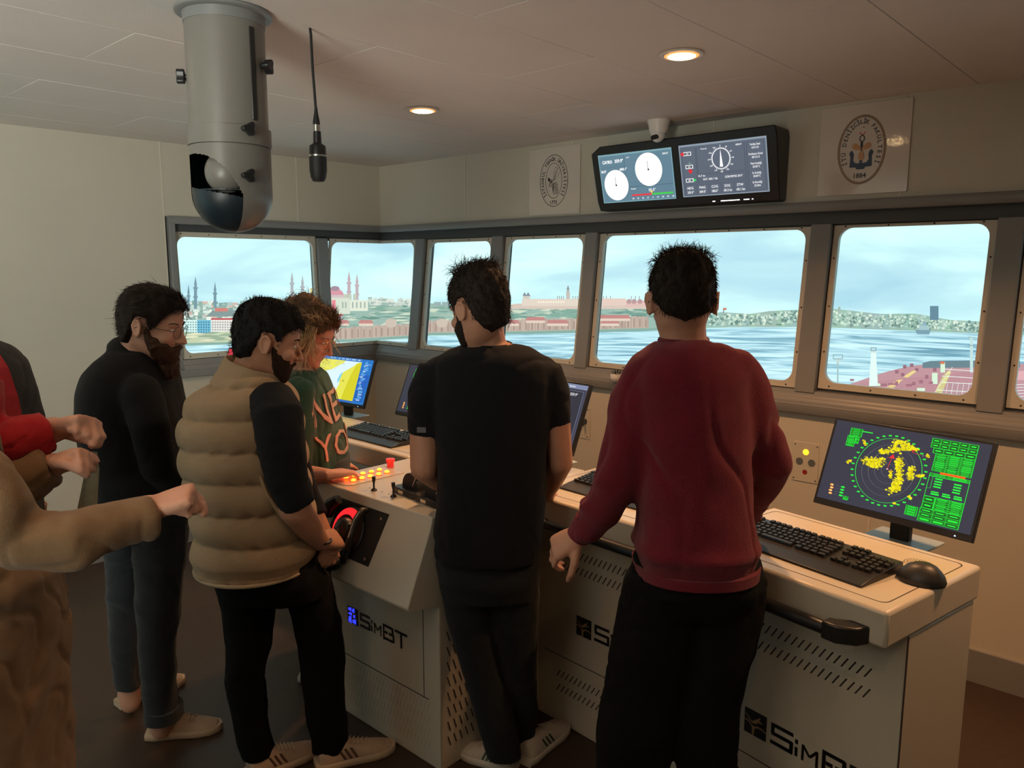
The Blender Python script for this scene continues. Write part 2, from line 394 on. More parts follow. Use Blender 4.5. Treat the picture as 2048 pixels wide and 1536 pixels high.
# ================================================================== PROJECTION SCREEN with the simulated harbour
SCX, SCY, SCR = 1.0, 2.0, 5.6
def onscreen(px, py, lay=0):
    d = ray(px, py); R_ = SCR - .012 * lay
    a = d.x ** 2 + d.y ** 2; b = -2 * (d.x * SCX + d.y * SCY); c = SCX ** 2 + SCY ** 2 - R_ ** 2
    t = (-b + math.sqrt(b * b - 4 * a * c)) / (2 * a); return Vector((0, 0, CAMZ)) + d * t
def emis_nodes(name, build, estr=SCREEN_E):
    m = bpy.data.materials.new(name); m.use_nodes = True; nt = m.node_tree; nt.nodes.clear()
    out = nt.nodes.new('ShaderNodeOutputMaterial'); e = nt.nodes.new('ShaderNodeEmission'); e.inputs[1].default_value = estr
    tc = nt.nodes.new('ShaderNodeTexCoord'); c = build(nt, tc); nt.links.new(c, e.inputs[0]); nt.links.new(e.outputs[0], out.inputs[0]); return m
def ramp(nt, fac, stops):
    r = nt.nodes.new('ShaderNodeValToRGB'); el = r.color_ramp.elements
    for i, (p, c) in enumerate(stops):
        e = el[i] if i < 2 else el.new(p)
        e.position = p; e.color = (*srgb(*c), 1)
    nt.links.new(fac, r.inputs[0]); return r.outputs[0]
def sky_b(nt, tc):
    mp = nt.nodes.new('ShaderNodeMapping'); mp.inputs['Scale'].default_value = (.55, .55, 2.3); nt.links.new(tc.outputs['Object'], mp.inputs[0])
    n = nt.nodes.new('ShaderNodeTexNoise'); n.inputs['Scale'].default_value = 1.1; n.inputs['Detail'].default_value = 6; n.inputs['Roughness'].default_value = .5; n.inputs['Distortion'].default_value = .35
    nt.links.new(mp.outputs[0], n.inputs['Vector'])
    return ramp(nt, n.outputs['Fac'], [(.30, (160, 202, 216)), (.46, (176, 216, 224)), (.56, (192, 232, 232)), (.70, (206, 242, 241))])
def sea_b(nt, tc):
    mp = nt.nodes.new('ShaderNodeMapping'); mp.inputs['Scale'].default_value = (.9, .9, 22); nt.links.new(tc.outputs['Object'], mp.inputs[0])
    n = nt.nodes.new('ShaderNodeTexNoise'); n.inputs['Scale'].default_value = 1.6; n.inputs['Detail'].default_value = 4; n.inputs['Distortion'].default_value = .8
    nt.links.new(mp.outputs[0], n.inputs['Vector'])
    return ramp(nt, n.outputs['Fac'], [(.32, (104, 150, 168)), (.43, (138, 182, 196)), (.52, (172, 212, 222)), (.66, (196, 230, 234))])
M_SKY = emis_nodes('projected_sky', sky_b); M_SEA = emis_nodes('projected_sea', sea_b)
M_PICT = attr_mat('projected_shapes', SCREEN_E)
scr = MB(); NA = 120; ra = []
for k in range(NA + 1):
    a = math.radians(-58 + 250 * k / NA); ra.append((SCX + SCR * math.cos(a), SCY + SCR * math.sin(a)))
scr.add([(x, y, z) for z in (-.6, 4.2) for x, y in ra], [(i, i + 1, NA + 2 + i, NA + 1 + i) for i in range(NA)])
SCRN = obj('projection_screen', scr, M_SKY, smooth=60); tag(SCRN, 'curved projection screen round the bridge showing hazy sky, harbour city and sea', 'screen')
def interp(tab, x):
    for (x0, y0), (x1, y1) in zip(tab[:-1], tab[1:]):
        if x <= x1: return y0 + (y1 - y0) * max(0, (x - x0)) / (x1 - x0)
    return tab[-1][1]
water = [(-400, 712), (345, 692), (460, 689), (600, 686), (700, 684), (830, 676), (860, 671), (1000, 669), (1150, 666), (1290, 662), (1415, 657), (1480, 655), (1620, 655), (1680, 657), (1960, 668), (2400, 684)]
sea = MB(); xs = list(range(-400, 2500, 25)); vs = []
for x in xs: vs.append(onscreen(x, interp(water, x), 1))
for x in xs: p = onscreen(x, 900, 1); q = onscreen(x, interp(water, x), 1); vs.append(Vector((q.x, q.y, -.2)))
sea.add(vs, [(i, i + 1, len(xs) + i + 1, len(xs) + i) for i in range(len(xs) - 1)]); obj('projected_sea', sea, M_SEA, SCRN)
P = Pic(onscreen); S_ = srgb; rnd = random.Random(3)
def band(top, bot, x0, x1, col, lay, step=14, jit=0):
    xs = np.arange(x0, x1 + .1, step)
    for a, b in zip(xs[:-1], xs[1:]):
        c = [v * (1 + rnd.uniform(-jit, jit)) for v in col]
        P.poly([(a, interp(top, a)), (b, interp(top, b)), (b, interp(bot, b)), (a, interp(bot, a))], c, lay)
landtop = [(-400, 600), (345, 604), (440, 612), (520, 607), (570, 604), (640, 603), (700, 603), (760, 604), (835, 608), (865, 606), (900, 612), (940, 613), (1010, 611), (1100, 608), (1200, 609), (1290, 613), (1330, 626), (1380, 640), (1415, 650)]
band(landtop, water, -400, 1415, S_(140, 168, 158), 2)
fartop = [(1400, 634), (1440, 624), (1500, 628), (1540, 622), (1613, 619), (1660, 617), (1700, 621), (1760, 628), (1830, 627), (1900, 640), (1960, 643), (2060, 650), (2400, 660)]
band(fartop, [(a, b - 1) for a, b in water], 1400, 2400, S_(142, 172, 160), 2, jit=.08)
# far city speckle
for i in range(900):
    x = rnd.uniform(1415, 2060); t0 = interp(fartop, x) + 5; b0 = interp(water, x) - 4; y = rnd.uniform(t0, b0); w = rnd.uniform(2, 6); h = rnd.uniform(2, 6)
    P.rect(x, y, x + w, y - h, rnd.choice([S_(180, 205, 190), S_(112, 142, 134), S_(160, 186, 172), S_(96, 128, 120), S_(198, 216, 200)]), 3)
# hills: paths and woods on the near peninsula
for i in range(260):
    x = rnd.uniform(660, 1300); t0 = interp(landtop, x) + 6; b0 = interp(water, x) - 28; y = rnd.uniform(t0, b0); w = rnd.uniform(14, 46)
    c = rnd.choice([S_(108, 146, 134), S_(150, 174, 158), S_(188, 200, 180), S_(120, 156, 142), S_(96, 134, 122)])
    P.poly([(x, y), (x + w * .5, y - rnd.uniform(1, 4)), (x + w, y - 1), (x + w * .6, y + rnd.uniform(1, 4))], c, 3)
# city on the left
for i in range(520):
    x = rnd.uniform(345, 662); t0 = interp(landtop, x) - 2; y = rnd.uniform(t0, 664); w = rnd.uniform(4, 15); h = rnd.uniform(3, 9)
    P.rect(x, y, x + w, y - h, rnd.choice([S_(200, 214, 205), S_(160, 182, 178), S_(216, 224, 212), S_(132, 160, 150), S_(190, 170, 160), S_(178, 200, 190), S_(120, 150, 142)]), 3)
for i in range(90):
    x = rnd.uniform(735, 840); y = interp(landtop, x) + rnd.uniform(-4, 7); w = rnd.uniform(4, 10)
    P.rect(x, y, x + w, y - rnd.uniform(3, 7), rnd.choice([S_(200, 208, 196), S_(150, 168, 160), S_(186, 196, 186)]), 3)
for x in (868, 884, 930): P.rect(x, 612, x + 14, 604, S_(140, 160, 158), 3)
# coloured blocks
P.poly([(412, 633), (425, 621), (470, 621), (482, 633)], S_(120, 140, 138), 4); P.rect(430, 623, 456, 616, S_(190, 120, 108), 5)
P.poly([(560, 634), (580, 622), (640, 622), (650, 634)], S_(176, 120, 112), 4)
for x, w_, h_ in ((1716, 10, 6), (1760, 14, 5), (1790, 6, 8), (1812, 12, 5), (1838, 8, 7), (1700, 8, 4), (1745, 6, 7), (1776, 16, 4), (1858, 10, 5)): P.rect(x, 758 + h_ + (x % 17), x + w_, 758 + (x % 17), S_(150, 104, 116), 8)
for (x0, x1, y0, y1, c, wcol) in ((368, 394, 640, 666, (204, 226, 220), (110, 160, 160)), (394, 422, 640, 668, (112, 176, 196), (60, 120, 150)), (422, 470, 640, 664, (214, 214, 206), (150, 150, 150)), (662, 684, 632, 652, (170, 160, 168), (110, 130, 140)), (470, 560, 640, 662, (200, 206, 200), (140, 160, 160))):
    P.rect(x0, y1, x1, y0, S_(*c), 4)
    for yy in range(int(y0) + 3, int(y1) - 2, 5):
        for xx in range(int(x0) + 2, int(x1) - 2, 5): P.rect(xx, yy + 3, xx + 3, yy, S_(*wcol), 5)
P.rect(422, 640, 470, 636, S_(178, 92, 92), 5); P.rect(660, 632, 686, 628, S_(170, 96, 96), 5)
# tan shore on the left
band([(340, 668), (400, 667), (480, 661), (560, 662), (640, 664), (664, 668)], [(a, b) for a, b in water], 340, 664, S_(176, 190, 160), 5, step=10, jit=.07)
for i in range(40):
    x = rnd.uniform(345, 630); y = rnd.uniform(667, 684); P.poly([(x, y), (x + 22, y - 4), (x + 40, y - 3), (x + 20, y + 1)], rnd.choice([S_(206, 208, 176), S_(140, 160, 136)]), 6)
band([(a, b - 5) for a, b in water], water, 340, 1415, S_(124, 158, 146), 6, step=20)
# mosques, domes, minarets
def minaret(x, top, bot, w, c, lay=4):
    P.rect(x - w / 2, bot, x + w / 2, top + 22, c, lay); P.poly([(x - w / 2, top + 18), (x, top), (x + w / 2, top + 18)], c, lay); P.rect(x - w * .75, top + 26, x + w * .75, top + 22, c, lay); P.rect(x - w * .75, top + 44, x + w * .75, top + 40, c, lay); P.rect(x - w * .38, top + 23, x + w * .38, top + 16, c, lay)
g1 = S_(108, 138, 150)
minaret(377, 568, 618, 5, g1); minaret(391, 552, 618, 6, g1); minaret(430, 563, 616, 5.5, g1); minaret(348, 556, 610, 5, g1)
P.disc(352, 606, 24, S_(150, 176, 176), 3, ry=18); P.disc(372, 612, 14, S_(170, 192, 188), 3, ry=9)
g2 = S_(158, 164, 168); g3 = S_(176, 160, 166)
minaret(584, 543, 596, 6, g2); minaret(605, 550, 592, 6, g2); minaret(698, 542, 602, 6.5, g3); minaret(714, 547, 604, 6, g3)
P.disc(668, 592, 20, S_(196, 140, 150), 4, ry=16); P.rect(620, 606, 634, 576, S_(196, 192, 140), 4); P.rect(634, 606, 688, 590, S_(190, 176, 176), 4); P.disc(670, 577, 9, S_(150, 128, 140), 5, ry=5)
P.rect(660, 628, 700, 596, S_(196, 204, 188), 5); P.rect(664, 622, 671, 600, S_(214, 120, 132), 6); P.rect(700, 622, 736, 600, S_(206, 212, 196), 5)
for x in (684, 690, 704, 712, 720, 728): P.rect(x, 616, x + 3, 604, S_(150, 166, 156), 6)
for x in (688, 696, 706): P.rect(x, 600, x + 7, 588, S_(178, 184, 168), 5)
# coast wall and trees, red roofed sheds
for i, x in enumerate(np.arange(655, 1296, 3.0)):
    b = interp(water, x) - 6; tp = b - 21 - rnd.uniform(0, 4); k_ = rnd.uniform(.86, 1.1)
    P.rect(x, b, x + 3.2, tp, tuple(v * k_ for v in S_(174, 158, 146)), 5)
    if i % 4 == 0: P.rect(x, b - 2, x + 2, tp + 5, S_(146, 124, 110), 6)
for x0, x1, y in ((668, 700, 640), (716, 748, 640), (1050, 1092, 634), (1092, 1138, 640), (1010, 1040, 640), (1196, 1262, 630), (1200, 1240, 640), (930, 950, 640)):
    P.poly([(x0, y + 7), (x0 + 5, y), (x1 - 5, y), (x1, y + 7)], S_(178, 124, 120), 7); P.rect(x0 + 2, y + 12, x1 - 2, y + 7, S_(206, 190, 174), 7)
for cx in (782, 884, 1010): P.disc(cx, 646, 12, S_(188, 174, 160), 7, ry=9, n=14)
# palace on the ridge
band([(1012, 613), (1030, 607), (1290, 607), (1325, 620)], [(1012, 618), (1290, 618), (1325, 624)], 1012, 1325, S_(196, 180, 168), 4, step=16)
P.rect(1044, 612, 1165, 598, S_(206, 194, 180), 5); P.rect(1196, 611, 1252, 597, S_(208, 186, 174), 5); P.rect(1252, 613, 1292, 601, S_(204, 172, 166), 5)
for x in range(1076, 1130, 5): P.rect(x, 606, x + 2.5, 602, S_(228, 222, 204), 6)
P.rect(1046, 600, 1053, 592, S_(190, 186, 176), 5); P.poly([(1045, 592), (1049, 584), (1054, 592)], S_(120, 132, 140), 5); P.rect(1053, 600, 1060, 592, S_(190, 186, 176), 5); P.poly([(1052, 592), (1056, 584), (1061, 592)], S_(120, 132, 140), 5)
P.rect(1132, 600, 1140, 584, S_(178, 176, 168), 5); P.rect(1133.5, 584, 1138.5, 579, S_(160, 162, 158), 5); P.poly([(1133, 579), (1136, 570), (1139, 579)], S_(130, 140, 144), 5)
for x in (1114, 1118, 1122, 1126, 1145, 1150, 1154, 1200, 1206, 1212, 1220, 1262, 1270, 1278): P.rect(x, 600, x + 1.6, 592, S_(150, 148, 148), 5)
for x in (1258, 1268, 1280): P.disc(x, 603, 5, S_(170, 140, 140), 6, n=12)
# red banner mast, tower block, distant ship
P.rect(1446, 626, 1448, 616, S_(120, 130, 124), 4); P.rect(1446, 620, 1453, 616, S_(176, 110, 84), 4)
P.rect(1860, 640, 1877, 612, S_(92, 126, 142), 4); P.rect(1676, 625, 1681, 614, S_(150, 168, 160), 4)
P.poly([(1830, 660), (1834, 668), (1858, 669), (1862, 660)], S_(112, 146, 158), 4); P.rect(1838, 661, 1858, 651, S_(150, 182, 186), 4); P.rect(1846, 652, 1852, 643, S_(128, 160, 170), 4)
# own ship's foredeck
dk = S_(176, 136, 142)
band([(1640, 790), (1700, 768), (1770, 744), (1830, 730), (2120, 727), (2400, 735)], [(1640, 900), (2400, 900)], 1640, 2400, dk, 5, step=20)
band([(1845, 726), (1852, 722), (1935, 721), (2040, 722)], [(1845, 736), (2040, 735)], 1845, 2040, S_(98, 122, 130), 6, step=15)
for i in range(26): P.line([(x_, 772 + i * 3.4 - (x_ - 1660) * (28 - i * .2) / 300) for x_ in range(1660 + int(max(0, 60 - i * 4)), 1965, 30)], .9, S_(164, 112, 122), 7)
P.poly([(1768, 778), (1796, 759), (1806, 759), (1782, 780)], S_(216, 196, 130), 7); P.poly([(1806, 754), (1826, 741), (1834, 742), (1816, 755)], S_(216, 196, 130), 7)
P.poly([(1862, 800), (1886, 752), (1897, 741), (1902, 744), (1878, 800)], S_(204, 206, 134), 7)
for i in range(26):
    x = 1884 + (i % 13) * 5.4; P.line([(x, 800), (x + 6, 766)], 1.3, S_(140, 160, 160) if i % 2 else S_(206, 222, 216), 7)
for y in (738, 752, 764, 780): P.line([(1888 - (y - 738) * .3, y), (1946, y + 4)], 1.2, S_(214, 228, 222), 8)
P.line([(1862, 796), (1905, 734)], 1.0, S_(220, 214, 200), 8)
for x, y, w, h in ((1864, 768, 11, 22), (1881, 745, 9, 20), (1834, 782, 16, 6), (1752, 772, 10, 5)): P.rect(x, y, x + w, y - h, S_(196, 222, 196), 8)
P.rect(1880, 728, 1889, 723, S_(196, 110, 80), 9)
for x, y in ((1806, 732), (1820, 729), (1790, 742), (1802, 748), (1830, 738), (1850, 752), (1824, 766), (1866, 738)): P.rect(x, y + 5, x + 7, y - 2, S_(140, 100, 112), 7)
P.poly([(1738, 772), (1742, 706), (1752, 706), (1756, 772)], S_(208, 230, 224), 8); P.rect(1739, 706, 1755, 702, S_(190, 214, 210), 8); P.frame(1741, 695, 1753, 702, 1.5, S_(120, 146, 150), 8)
P.rect(1674, 772, 1677, 724, S_(150, 178, 178), 8); P.poly([(1668, 718), (1684, 718), (1679, 725), (1673, 725)], S_(176, 200, 198), 8); P.frame(1666, 709, 1686, 718, 1.2, S_(110, 140, 146), 8)
P.rect(1940, 745, 1946, 674, S_(178, 206, 204), 8); P.line([(1936, 674), (1954, 676)], 2, S_(150, 178, 178), 8); P.line([(1937, 690), (1950, 692)], 1.6, S_(120, 150, 156), 8)
P.rect(2026, 760, 2100, 742, S_(204, 160, 164), 6)
for i in range(10): P.line([(2020, 770 + i * 6), (2060, 768 + i * 6)], 1.2, S_(206, 222, 222), 7)
P.build('projected_harbour', M_PICT, SCRN)
# dark room beyond the windows: floor and lid so nothing but the screen shows
# ================================================================== CEILING FIXTURES
M_LAMP = mat('lit_lamp_diffuser', (.9, .8, .6), .5, emis=(1.0, .66, .32), estr=11.0)
M_RIM = mat('lamp_rim', (.62, .56, .50), .4)
LLAB = ['warm round ceiling downlight above the left consoles, the smaller lit one', 'warm round ceiling downlight in front of the twin display, the larger lit one', 'warm round ceiling downlight right of the anchor poster']
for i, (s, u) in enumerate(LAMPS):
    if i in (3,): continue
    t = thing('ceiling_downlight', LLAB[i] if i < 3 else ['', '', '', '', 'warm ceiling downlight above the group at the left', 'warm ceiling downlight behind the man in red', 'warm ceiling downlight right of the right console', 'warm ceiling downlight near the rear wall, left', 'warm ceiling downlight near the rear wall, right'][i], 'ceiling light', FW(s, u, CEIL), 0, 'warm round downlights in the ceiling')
    obj('rim', MB().lathe([(.052, 0), (.074, 0), (.077, -.003), (.074, -.008), (.060, -.008), (.056, -.004), (.052, -.004)], 40), M_RIM, t, smooth=50)
    obj('halo_ring', MB().lathe([(.050, -.0100), (.0595, -.0085), (.0610, -.004), (.050, -.004)], 40), mat('painted_orange_halo', (.5, .2, .05), .4, emis=(1.0, .30, .06), estr=1.1), t, smooth=50)  # glowing ring added to imitate the orange halo around each lamp
    obj('diffuser', MB().lathe([(.0005, -.015), (.028, -.0145), (.045, -.012), (.055, -.007), (.056, .004), (.0005, .004)], 36), M_LAMP, t, smooth=50)
# day-signal scope tube
M_TUBE = mat('grey_green_painted_tube', (.20, .185, .165), .36, noise=.05, nscale=5)
M_TUBED = mat('dark_inner_tube', (.012, .022, .030), .4)
tp = hz_ = at(447, 12, 2.40); tx, ty = tp.x, tp.y
T = thing('hanging_scope', 'grey cylindrical hanging scope with domed end and black wing knobs on the ceiling', 'scope', (tx, ty, CEIL))
obj('flange', MB().lathe([(.0, 0), (.130, 0), (.136, -.003), (.136, -.010), (.130, -.013), (.116, -.013), (.114, -.040), (.0, -.040)], 48), M_TRIM, T, smooth=40)
obj('tube', MB().lathe([(.0, -.03), (.112, -.03), (.112, -.385), (.0, -.385)], 56), M_TUBE, T, smooth=40)
obj('collar', MB().lathe([(.10, -.330), (.119, -.332), (.119, -.383), (.10, -.385)], 56), M_TUBE, T, smooth=40)
# domed head with a scooped window facing left-front
def dome():
    n, m = 160, 110; vs = []; fs = []
    dirc = Vector((-.62, -.62, -.48)).normalized()
    for j in range(m + 1):
        t_ = j / m
        if t_ < .45: r, z = .1155, -.385 - .135 * t_ / .45
        else:
            a = (t_ - .45) / .55 * PI / 2; r, z = .1155 * math.cos(a), -.520 - .112 * math.sin(a)
        for i in range(n): b = 2 * PI * i / n; vs.append((max(r, .0005) * math.cos(b), max(r, .0005) * math.sin(b), z))
    for j in range(m):
        for i in range(n):
            a = (j * n + i, j * n + (i + 1) % n, (j + 1) * n + (i + 1) % n, (j + 1) * n + i)
            c = sum((Vector(vs[k_]) for k_ in a), Vector()) / 4
            zz = c.z + .50; ang = math.atan2(c.y, c.x)
            fs.append((a, c, ang))
    return vs, fs
vs, fs = dome(); keep = []; scoop = []; glassf = []
adir = math.radians(-112)
for a, c, ang in fs:
    d = (ang - adir + PI) % (2 * PI) - PI
    t_ = max(0, min(1, (d + .85) / 1.84)); zt = -.412 - .122 * t_ ** 4.0      # scooped edge runs down to the right
    if -.85 < d < .99 and c.z < zt: (scoop if c.z < -.500 - .036 * t_ else glassf).append(a)
    else: keep.append(a)
obj('domed_head', MB().add(vs, keep), M_TUBE, T, smooth=60)
obj('dark_window', MB().add([(x * .985, y * .985, z) for x, y, z in vs], scoop), M_TUBED, T, smooth=60)
it = MB(); it.rings([[(r_ * math.cos(adir + 1.0 + (2 * PI - 1.9) * i / 40), r_ * math.sin(adir + 1.0 + (2 * PI - 1.9) * i / 40), z) for i in range(41)] for r_, z in ((.02, -.388), (.112, -.389), (.112, -.52), (.02, -.56))], cap=False, closed=False); obj('inner_tube', it, M_TUBED, T, smooth=50)
obj('inner_floor', MB().lathe([(.0005, -.512), (.110, -.512), (.110, -.516), (.0005, -.516)], 40), M_TUBED, T)
im = MB(); im.M = Matrix.Rotation(math.radians(-84), 4, 'Z') @ Matrix.Translation((.066, 0, -.462)) @ Matrix.Rotation(math.radians(-14), 4, 'X'); im.ell((0, 0, 0), (.047, .060, .062), 32, 20); obj('inner_mirror', im, M_TUBE, T, smooth=70)
def knob(name, ang, z, r0, sc=1):
    m = MB(); pts = []
    for i in range(18):
        a = 2 * PI * i / 18; rad = .0165 + .0050 * math.cos(3 * a); pts.append((rad * math.cos(a + .5) * sc, rad * math.sin(a + .5) * sc))
    m.M = Matrix.Rotation(ang, 4, 'Z') @ Matrix.Translation((r0, 0, z)) @ Matrix.Rotation(PI / 2, 4, 'Y')
    m.prism(pts, 'z', .008, .030); m.lathe([(.007, 0), (.007, .01)], 10)
    return obj(name, m, M_BLACK, T, smooth=40, bevel=.002)
knob('wing_knob', math.radians(-48), -.345, .117); knob('wing_knob', math.radians(-50), -.475, .113)
knob('wing_knob', math.radians(-8), -.155, .110, 1.1); knob('wing_knob', math.radians(188), -.185, .110, 1.1)
sl = MB(); sl.M = Matrix.Rotation(math.radians(-30), 4, 'Z'); sl.box(.104, .1145, -.010, .010, -.315, -.055); obj('slide_slot', sl, M_BLACK, T, bevel=.004)
# hanging microphone
mp_ = at(620, 57, 2.55)
T = thing('hanging_microphone', 'black microphone hanging by its cable from the ceiling', 'microphone', (mp_.x, mp_.y, CEIL))
obj('cable', MB().tube([(0, 0, .002), (.002, 0, -.02), (.004, 0, -.12), (.010, 0, -.25)], .0042, 10), M_BLACK, T, smooth=60)
obj('connector', MB().lathe([(.004, -.235), (.0065, -.255), (.011, -.280), (.0115, -.292), (.0, -.292)], 20, (.010, 0, 0)), M_BLACK, T, smooth=60)
obj('silver_plug', MB().lathe([(.0, -.290), (.0115, -.290), (.0115, -.312), (.0, -.312)], 20, (.010, 0, 0)), M_METAL, T, smooth=40)
obj('body', MB().lathe([(.0, -.310), (.012, -.310), (.013, -.345), (.018, -.350), (.024, -.353), (.026, -.358), (.0265, -.383), (.0, -.383)], 28, (.011, 0, 0)), M_BLACK, T, smooth=40)
obj('silver_ring', MB().lathe([(.0, -.383), (.0275, -.383), (.0275, -.388), (.0, -.388)], 28, (.011, 0, 0)), M_METAL, T, smooth=40)
obj('grille', MB().lathe([(.0, -.388), (.0275, -.388), (.0275, -.430), (.024, -.452), (.018, -.464), (.0, -.466)], 28, (.011, 0, 0)), M_BLACKM, T, smooth=40)
# small hardware in the ceiling joints
# security camera
T = wall_thing('security_camera', 'white dome security camera on the ceiling above the twin display', 'camera', 2.50, .20, CEIL)
obj('mount', MB().lathe([(.0, 0), (.056, 0), (.056, -.014), (.052, -.022), (.0, -.022)], 36), M_WHITE, T, smooth=40)
obj('shell', MB().lathe([(.0, -.02), (.052, -.02), (.047, -.046), (.041, -.064), (.0, -.066)], 36), M_WHITE, T, smooth=60)
obj('eyeball', MB().ell((0.0, -.006, -.070), (.037, .037, .037), 24, 16), M_WHITE, T, smooth=60)
lens = MB(); lens.M = Matrix.Translation((0, -.006, -.070)) @ Matrix.Rotation(math.radians(28), 4, 'X') @ Matrix.Rotation(math.radians(-8), 4, 'Y')
lens.prism([(-.022, -.006), (-.017, -.011), (.017, -.011), (.022, -.006), (.020, .007), (.012, .012), (-.012, .012), (-.020, .007)], 'y', -.038, -.02)
obj('lens_window', lens, M_BLACK, T, bevel=.002)

# ================================================================== POSTERS
def poster(s0, s1, z0, z1, label, draw):
    T = wall_thing('poster', label, 'poster', (s0 + s1) / 2, .003, z0, 'framed emblem posters on the front wall')
    w, h = s1 - s0, z1 - z0
    obj('sheet', MB().box(-w / 2, w / 2, -.004, .002, 0, h), M_POSTER, T, bevel=.001)
    p = Pic(lambda a, b, l: (a, -.0045 - l * .0003, b)); draw(p, h); p.build('print', M_PRINT, T)
def arc_text(p, t, cx, cy, rx, ry, a0, a1, h, col, lay):
    for i, ch in enumerate(t):
        if ch == ' ': continue
        a = a0 + (a1 - a0) * i / (len(t) - 1); x, y = cx + rx * math.cos(a), cy + ry * math.sin(a)
        nx, ny = math.cos(a) / rx, math.sin(a) / ry; rot = math.atan2(ny, nx) - PI / 2
        p.text(ch, x, y, h, col, lay, rot=rot, maxw=h * .85, bold=True)
def draw_bee(p, h):
    K = srgb(60, 44, 40); cx, cy = 0, .198; rx, ry = .108, .151
    p.ring(cx, cy, rx, .0035, K, 1, ry=ry, n=64); p.ring(cx, cy, rx * .585, .003, K, 1, ry=ry * .685, n=56)
    arc_text(p, 'İSTANBUL TEKNİK ÜNİVERSİTESİ', cx, cy, rx * .80, ry * .83, math.radians(222), math.radians(-42), .020, K, 1)
    p.text('1773', cx, cy - ry * .83, .021, K, 1, bold=True)
    def wing(x0, y0, ang, L, w_):
        P_ = []
        for i in range(21):
            t_ = i / 20 * 2 * PI; a = L / 2 * (1 - math.cos(t_)); b = w_ * math.sin(t_) * (.4 + .6 * (1 - math.cos(t_)) / 2)
            P_.append((x0 + a * math.cos(ang) - b * math.sin(ang), y0 + a * math.sin(ang) + b * math.cos(ang)))
        p.line(P_, .0018, K, 2)
    wing(-.004, cy + .0, math.radians(72), .085, .014); wing(.0, cy + .0, math.radians(58), .085, .017)
    p.line([(.004, cy), (.012, cy + .05)], .0012, K, 2)
    p.disc(-.036, cy + .008, .009, K, 2, ry=.010); p.disc(-.020, cy - .002, .011, K, 2, ry=.010); p.disc(-.021, cy + .0, .005, S_(170, 150, 136), 3)
    for i in range(6):
        yy = cy - .010 - i * .0115; xx = .008 + i * .0035; w_ = .016 - abs(i - 1.5) * .0022
        p.poly([(xx - w_, yy - .004), (xx, yy - .009), (xx + w_, yy - .004), (xx + w_ * .95, yy), (xx, yy - .004), (xx - w_ * .95, yy)], K, 2)
    p.line([(.008 - .016, cy - .01), (.012, cy - .078), (.036, cy - .07), (.024, cy - .008)], .002, K, 2)
    for pts in (((-.030, cy - .008), (-.036, cy - .030), (-.032, cy - .034)), ((-.020, cy - .010), (-.021, cy - .034), (-.016, cy - .036)), ((-.008, cy - .014), (-.008, cy - .05), (.004, cy - .082)), ((-.002, cy - .02), (-.004, cy - .055), (.0, cy - .06)), ((-.040, cy + .014), (-.046, cy + .022))):
        p.line(pts, .004, K, 2)
def draw_anchor(p, h):
    G = srgb(136, 112, 92); K = srgb(44, 44, 50); N = srgb(34, 58, 86); B = srgb(190, 142, 100); cx, cy = -.006, .193
    p.ring(cx, cy, .104, .011, G, 1, ry=.150, n=64)
    for i in range(40):
        a = 2 * PI * i / 40; p.disc(cx + .099 * math.cos(a), cy + .144 * math.sin(a), .0022, S_(160, 138, 116), 2, n=8)
    arc_text(p, 'İTÜ DENİZCİLİK FAKÜLTESİ', cx, cy, .078, .122, math.radians(208), math.radians(-28), .019, K, 1)
    p.text('1884', cx, cy - .111, .021, K, 1, bold=True)
    p.ring(cx, cy + .078, .014, .004, S_(186, 60, 60), 2, a0=math.radians(190), a1=math.radians(350), n=14); p.disc(cx + .004, cy + .096, .003, S_(150, 60, 60), 2)
    p.ring(cx, cy + .048, .012, .005, K, 2, ry=.016); p.poly([(cx - .005, cy + .036), (cx + .005, cy + .036), (cx + .006, cy + .014), (cx, cy + .0), (cx - .006, cy + .014)], K, 2)
    for a in (90 + 60, 90 - 60, 270):
        ar = math.radians(a if a != 270 else 270); P_ = []
        for i in range(20):
            t_ = 2 * PI * i / 20; u = .023 * (1 - math.cos(t_)); v = .0175 * math.sin(t_) * (.35 + .65 * (1 - math.cos(t_)) / 2)
            P_.append((cx + u * math.cos(ar) - v * math.sin(ar), cy + u * math.sin(ar) + v * math.cos(ar)))
        p.poly(P_, B, 3)
    for sgn in (-1, 1):
        p.poly([(cx + sgn * x, cy + y) for x, y in ((.0, -.085), (.018, -.084), (.020, -.076), (.048, -.074), (.046, -.030), (.052, -.012), (.042, .0), (.034, -.010), (.031, -.022), (.033, -.044), (.024, -.056), (.008, -.058), (.0, -.058))], N, 2)
    p.rect(cx - .006, cy - .06, cx + .006, cy - .03, N, 2); p.disc(cx, cy, .0035, K, 4)
poster(1.469, 1.860, 2.043, 2.434, 'poster with a bee inside an oval ring of letters, left of the twin display', draw_bee)
poster(3.241, 3.628, 2.055, 2.446, 'glossy poster with an anchor and propeller emblem, right of the twin display', draw_anchor)

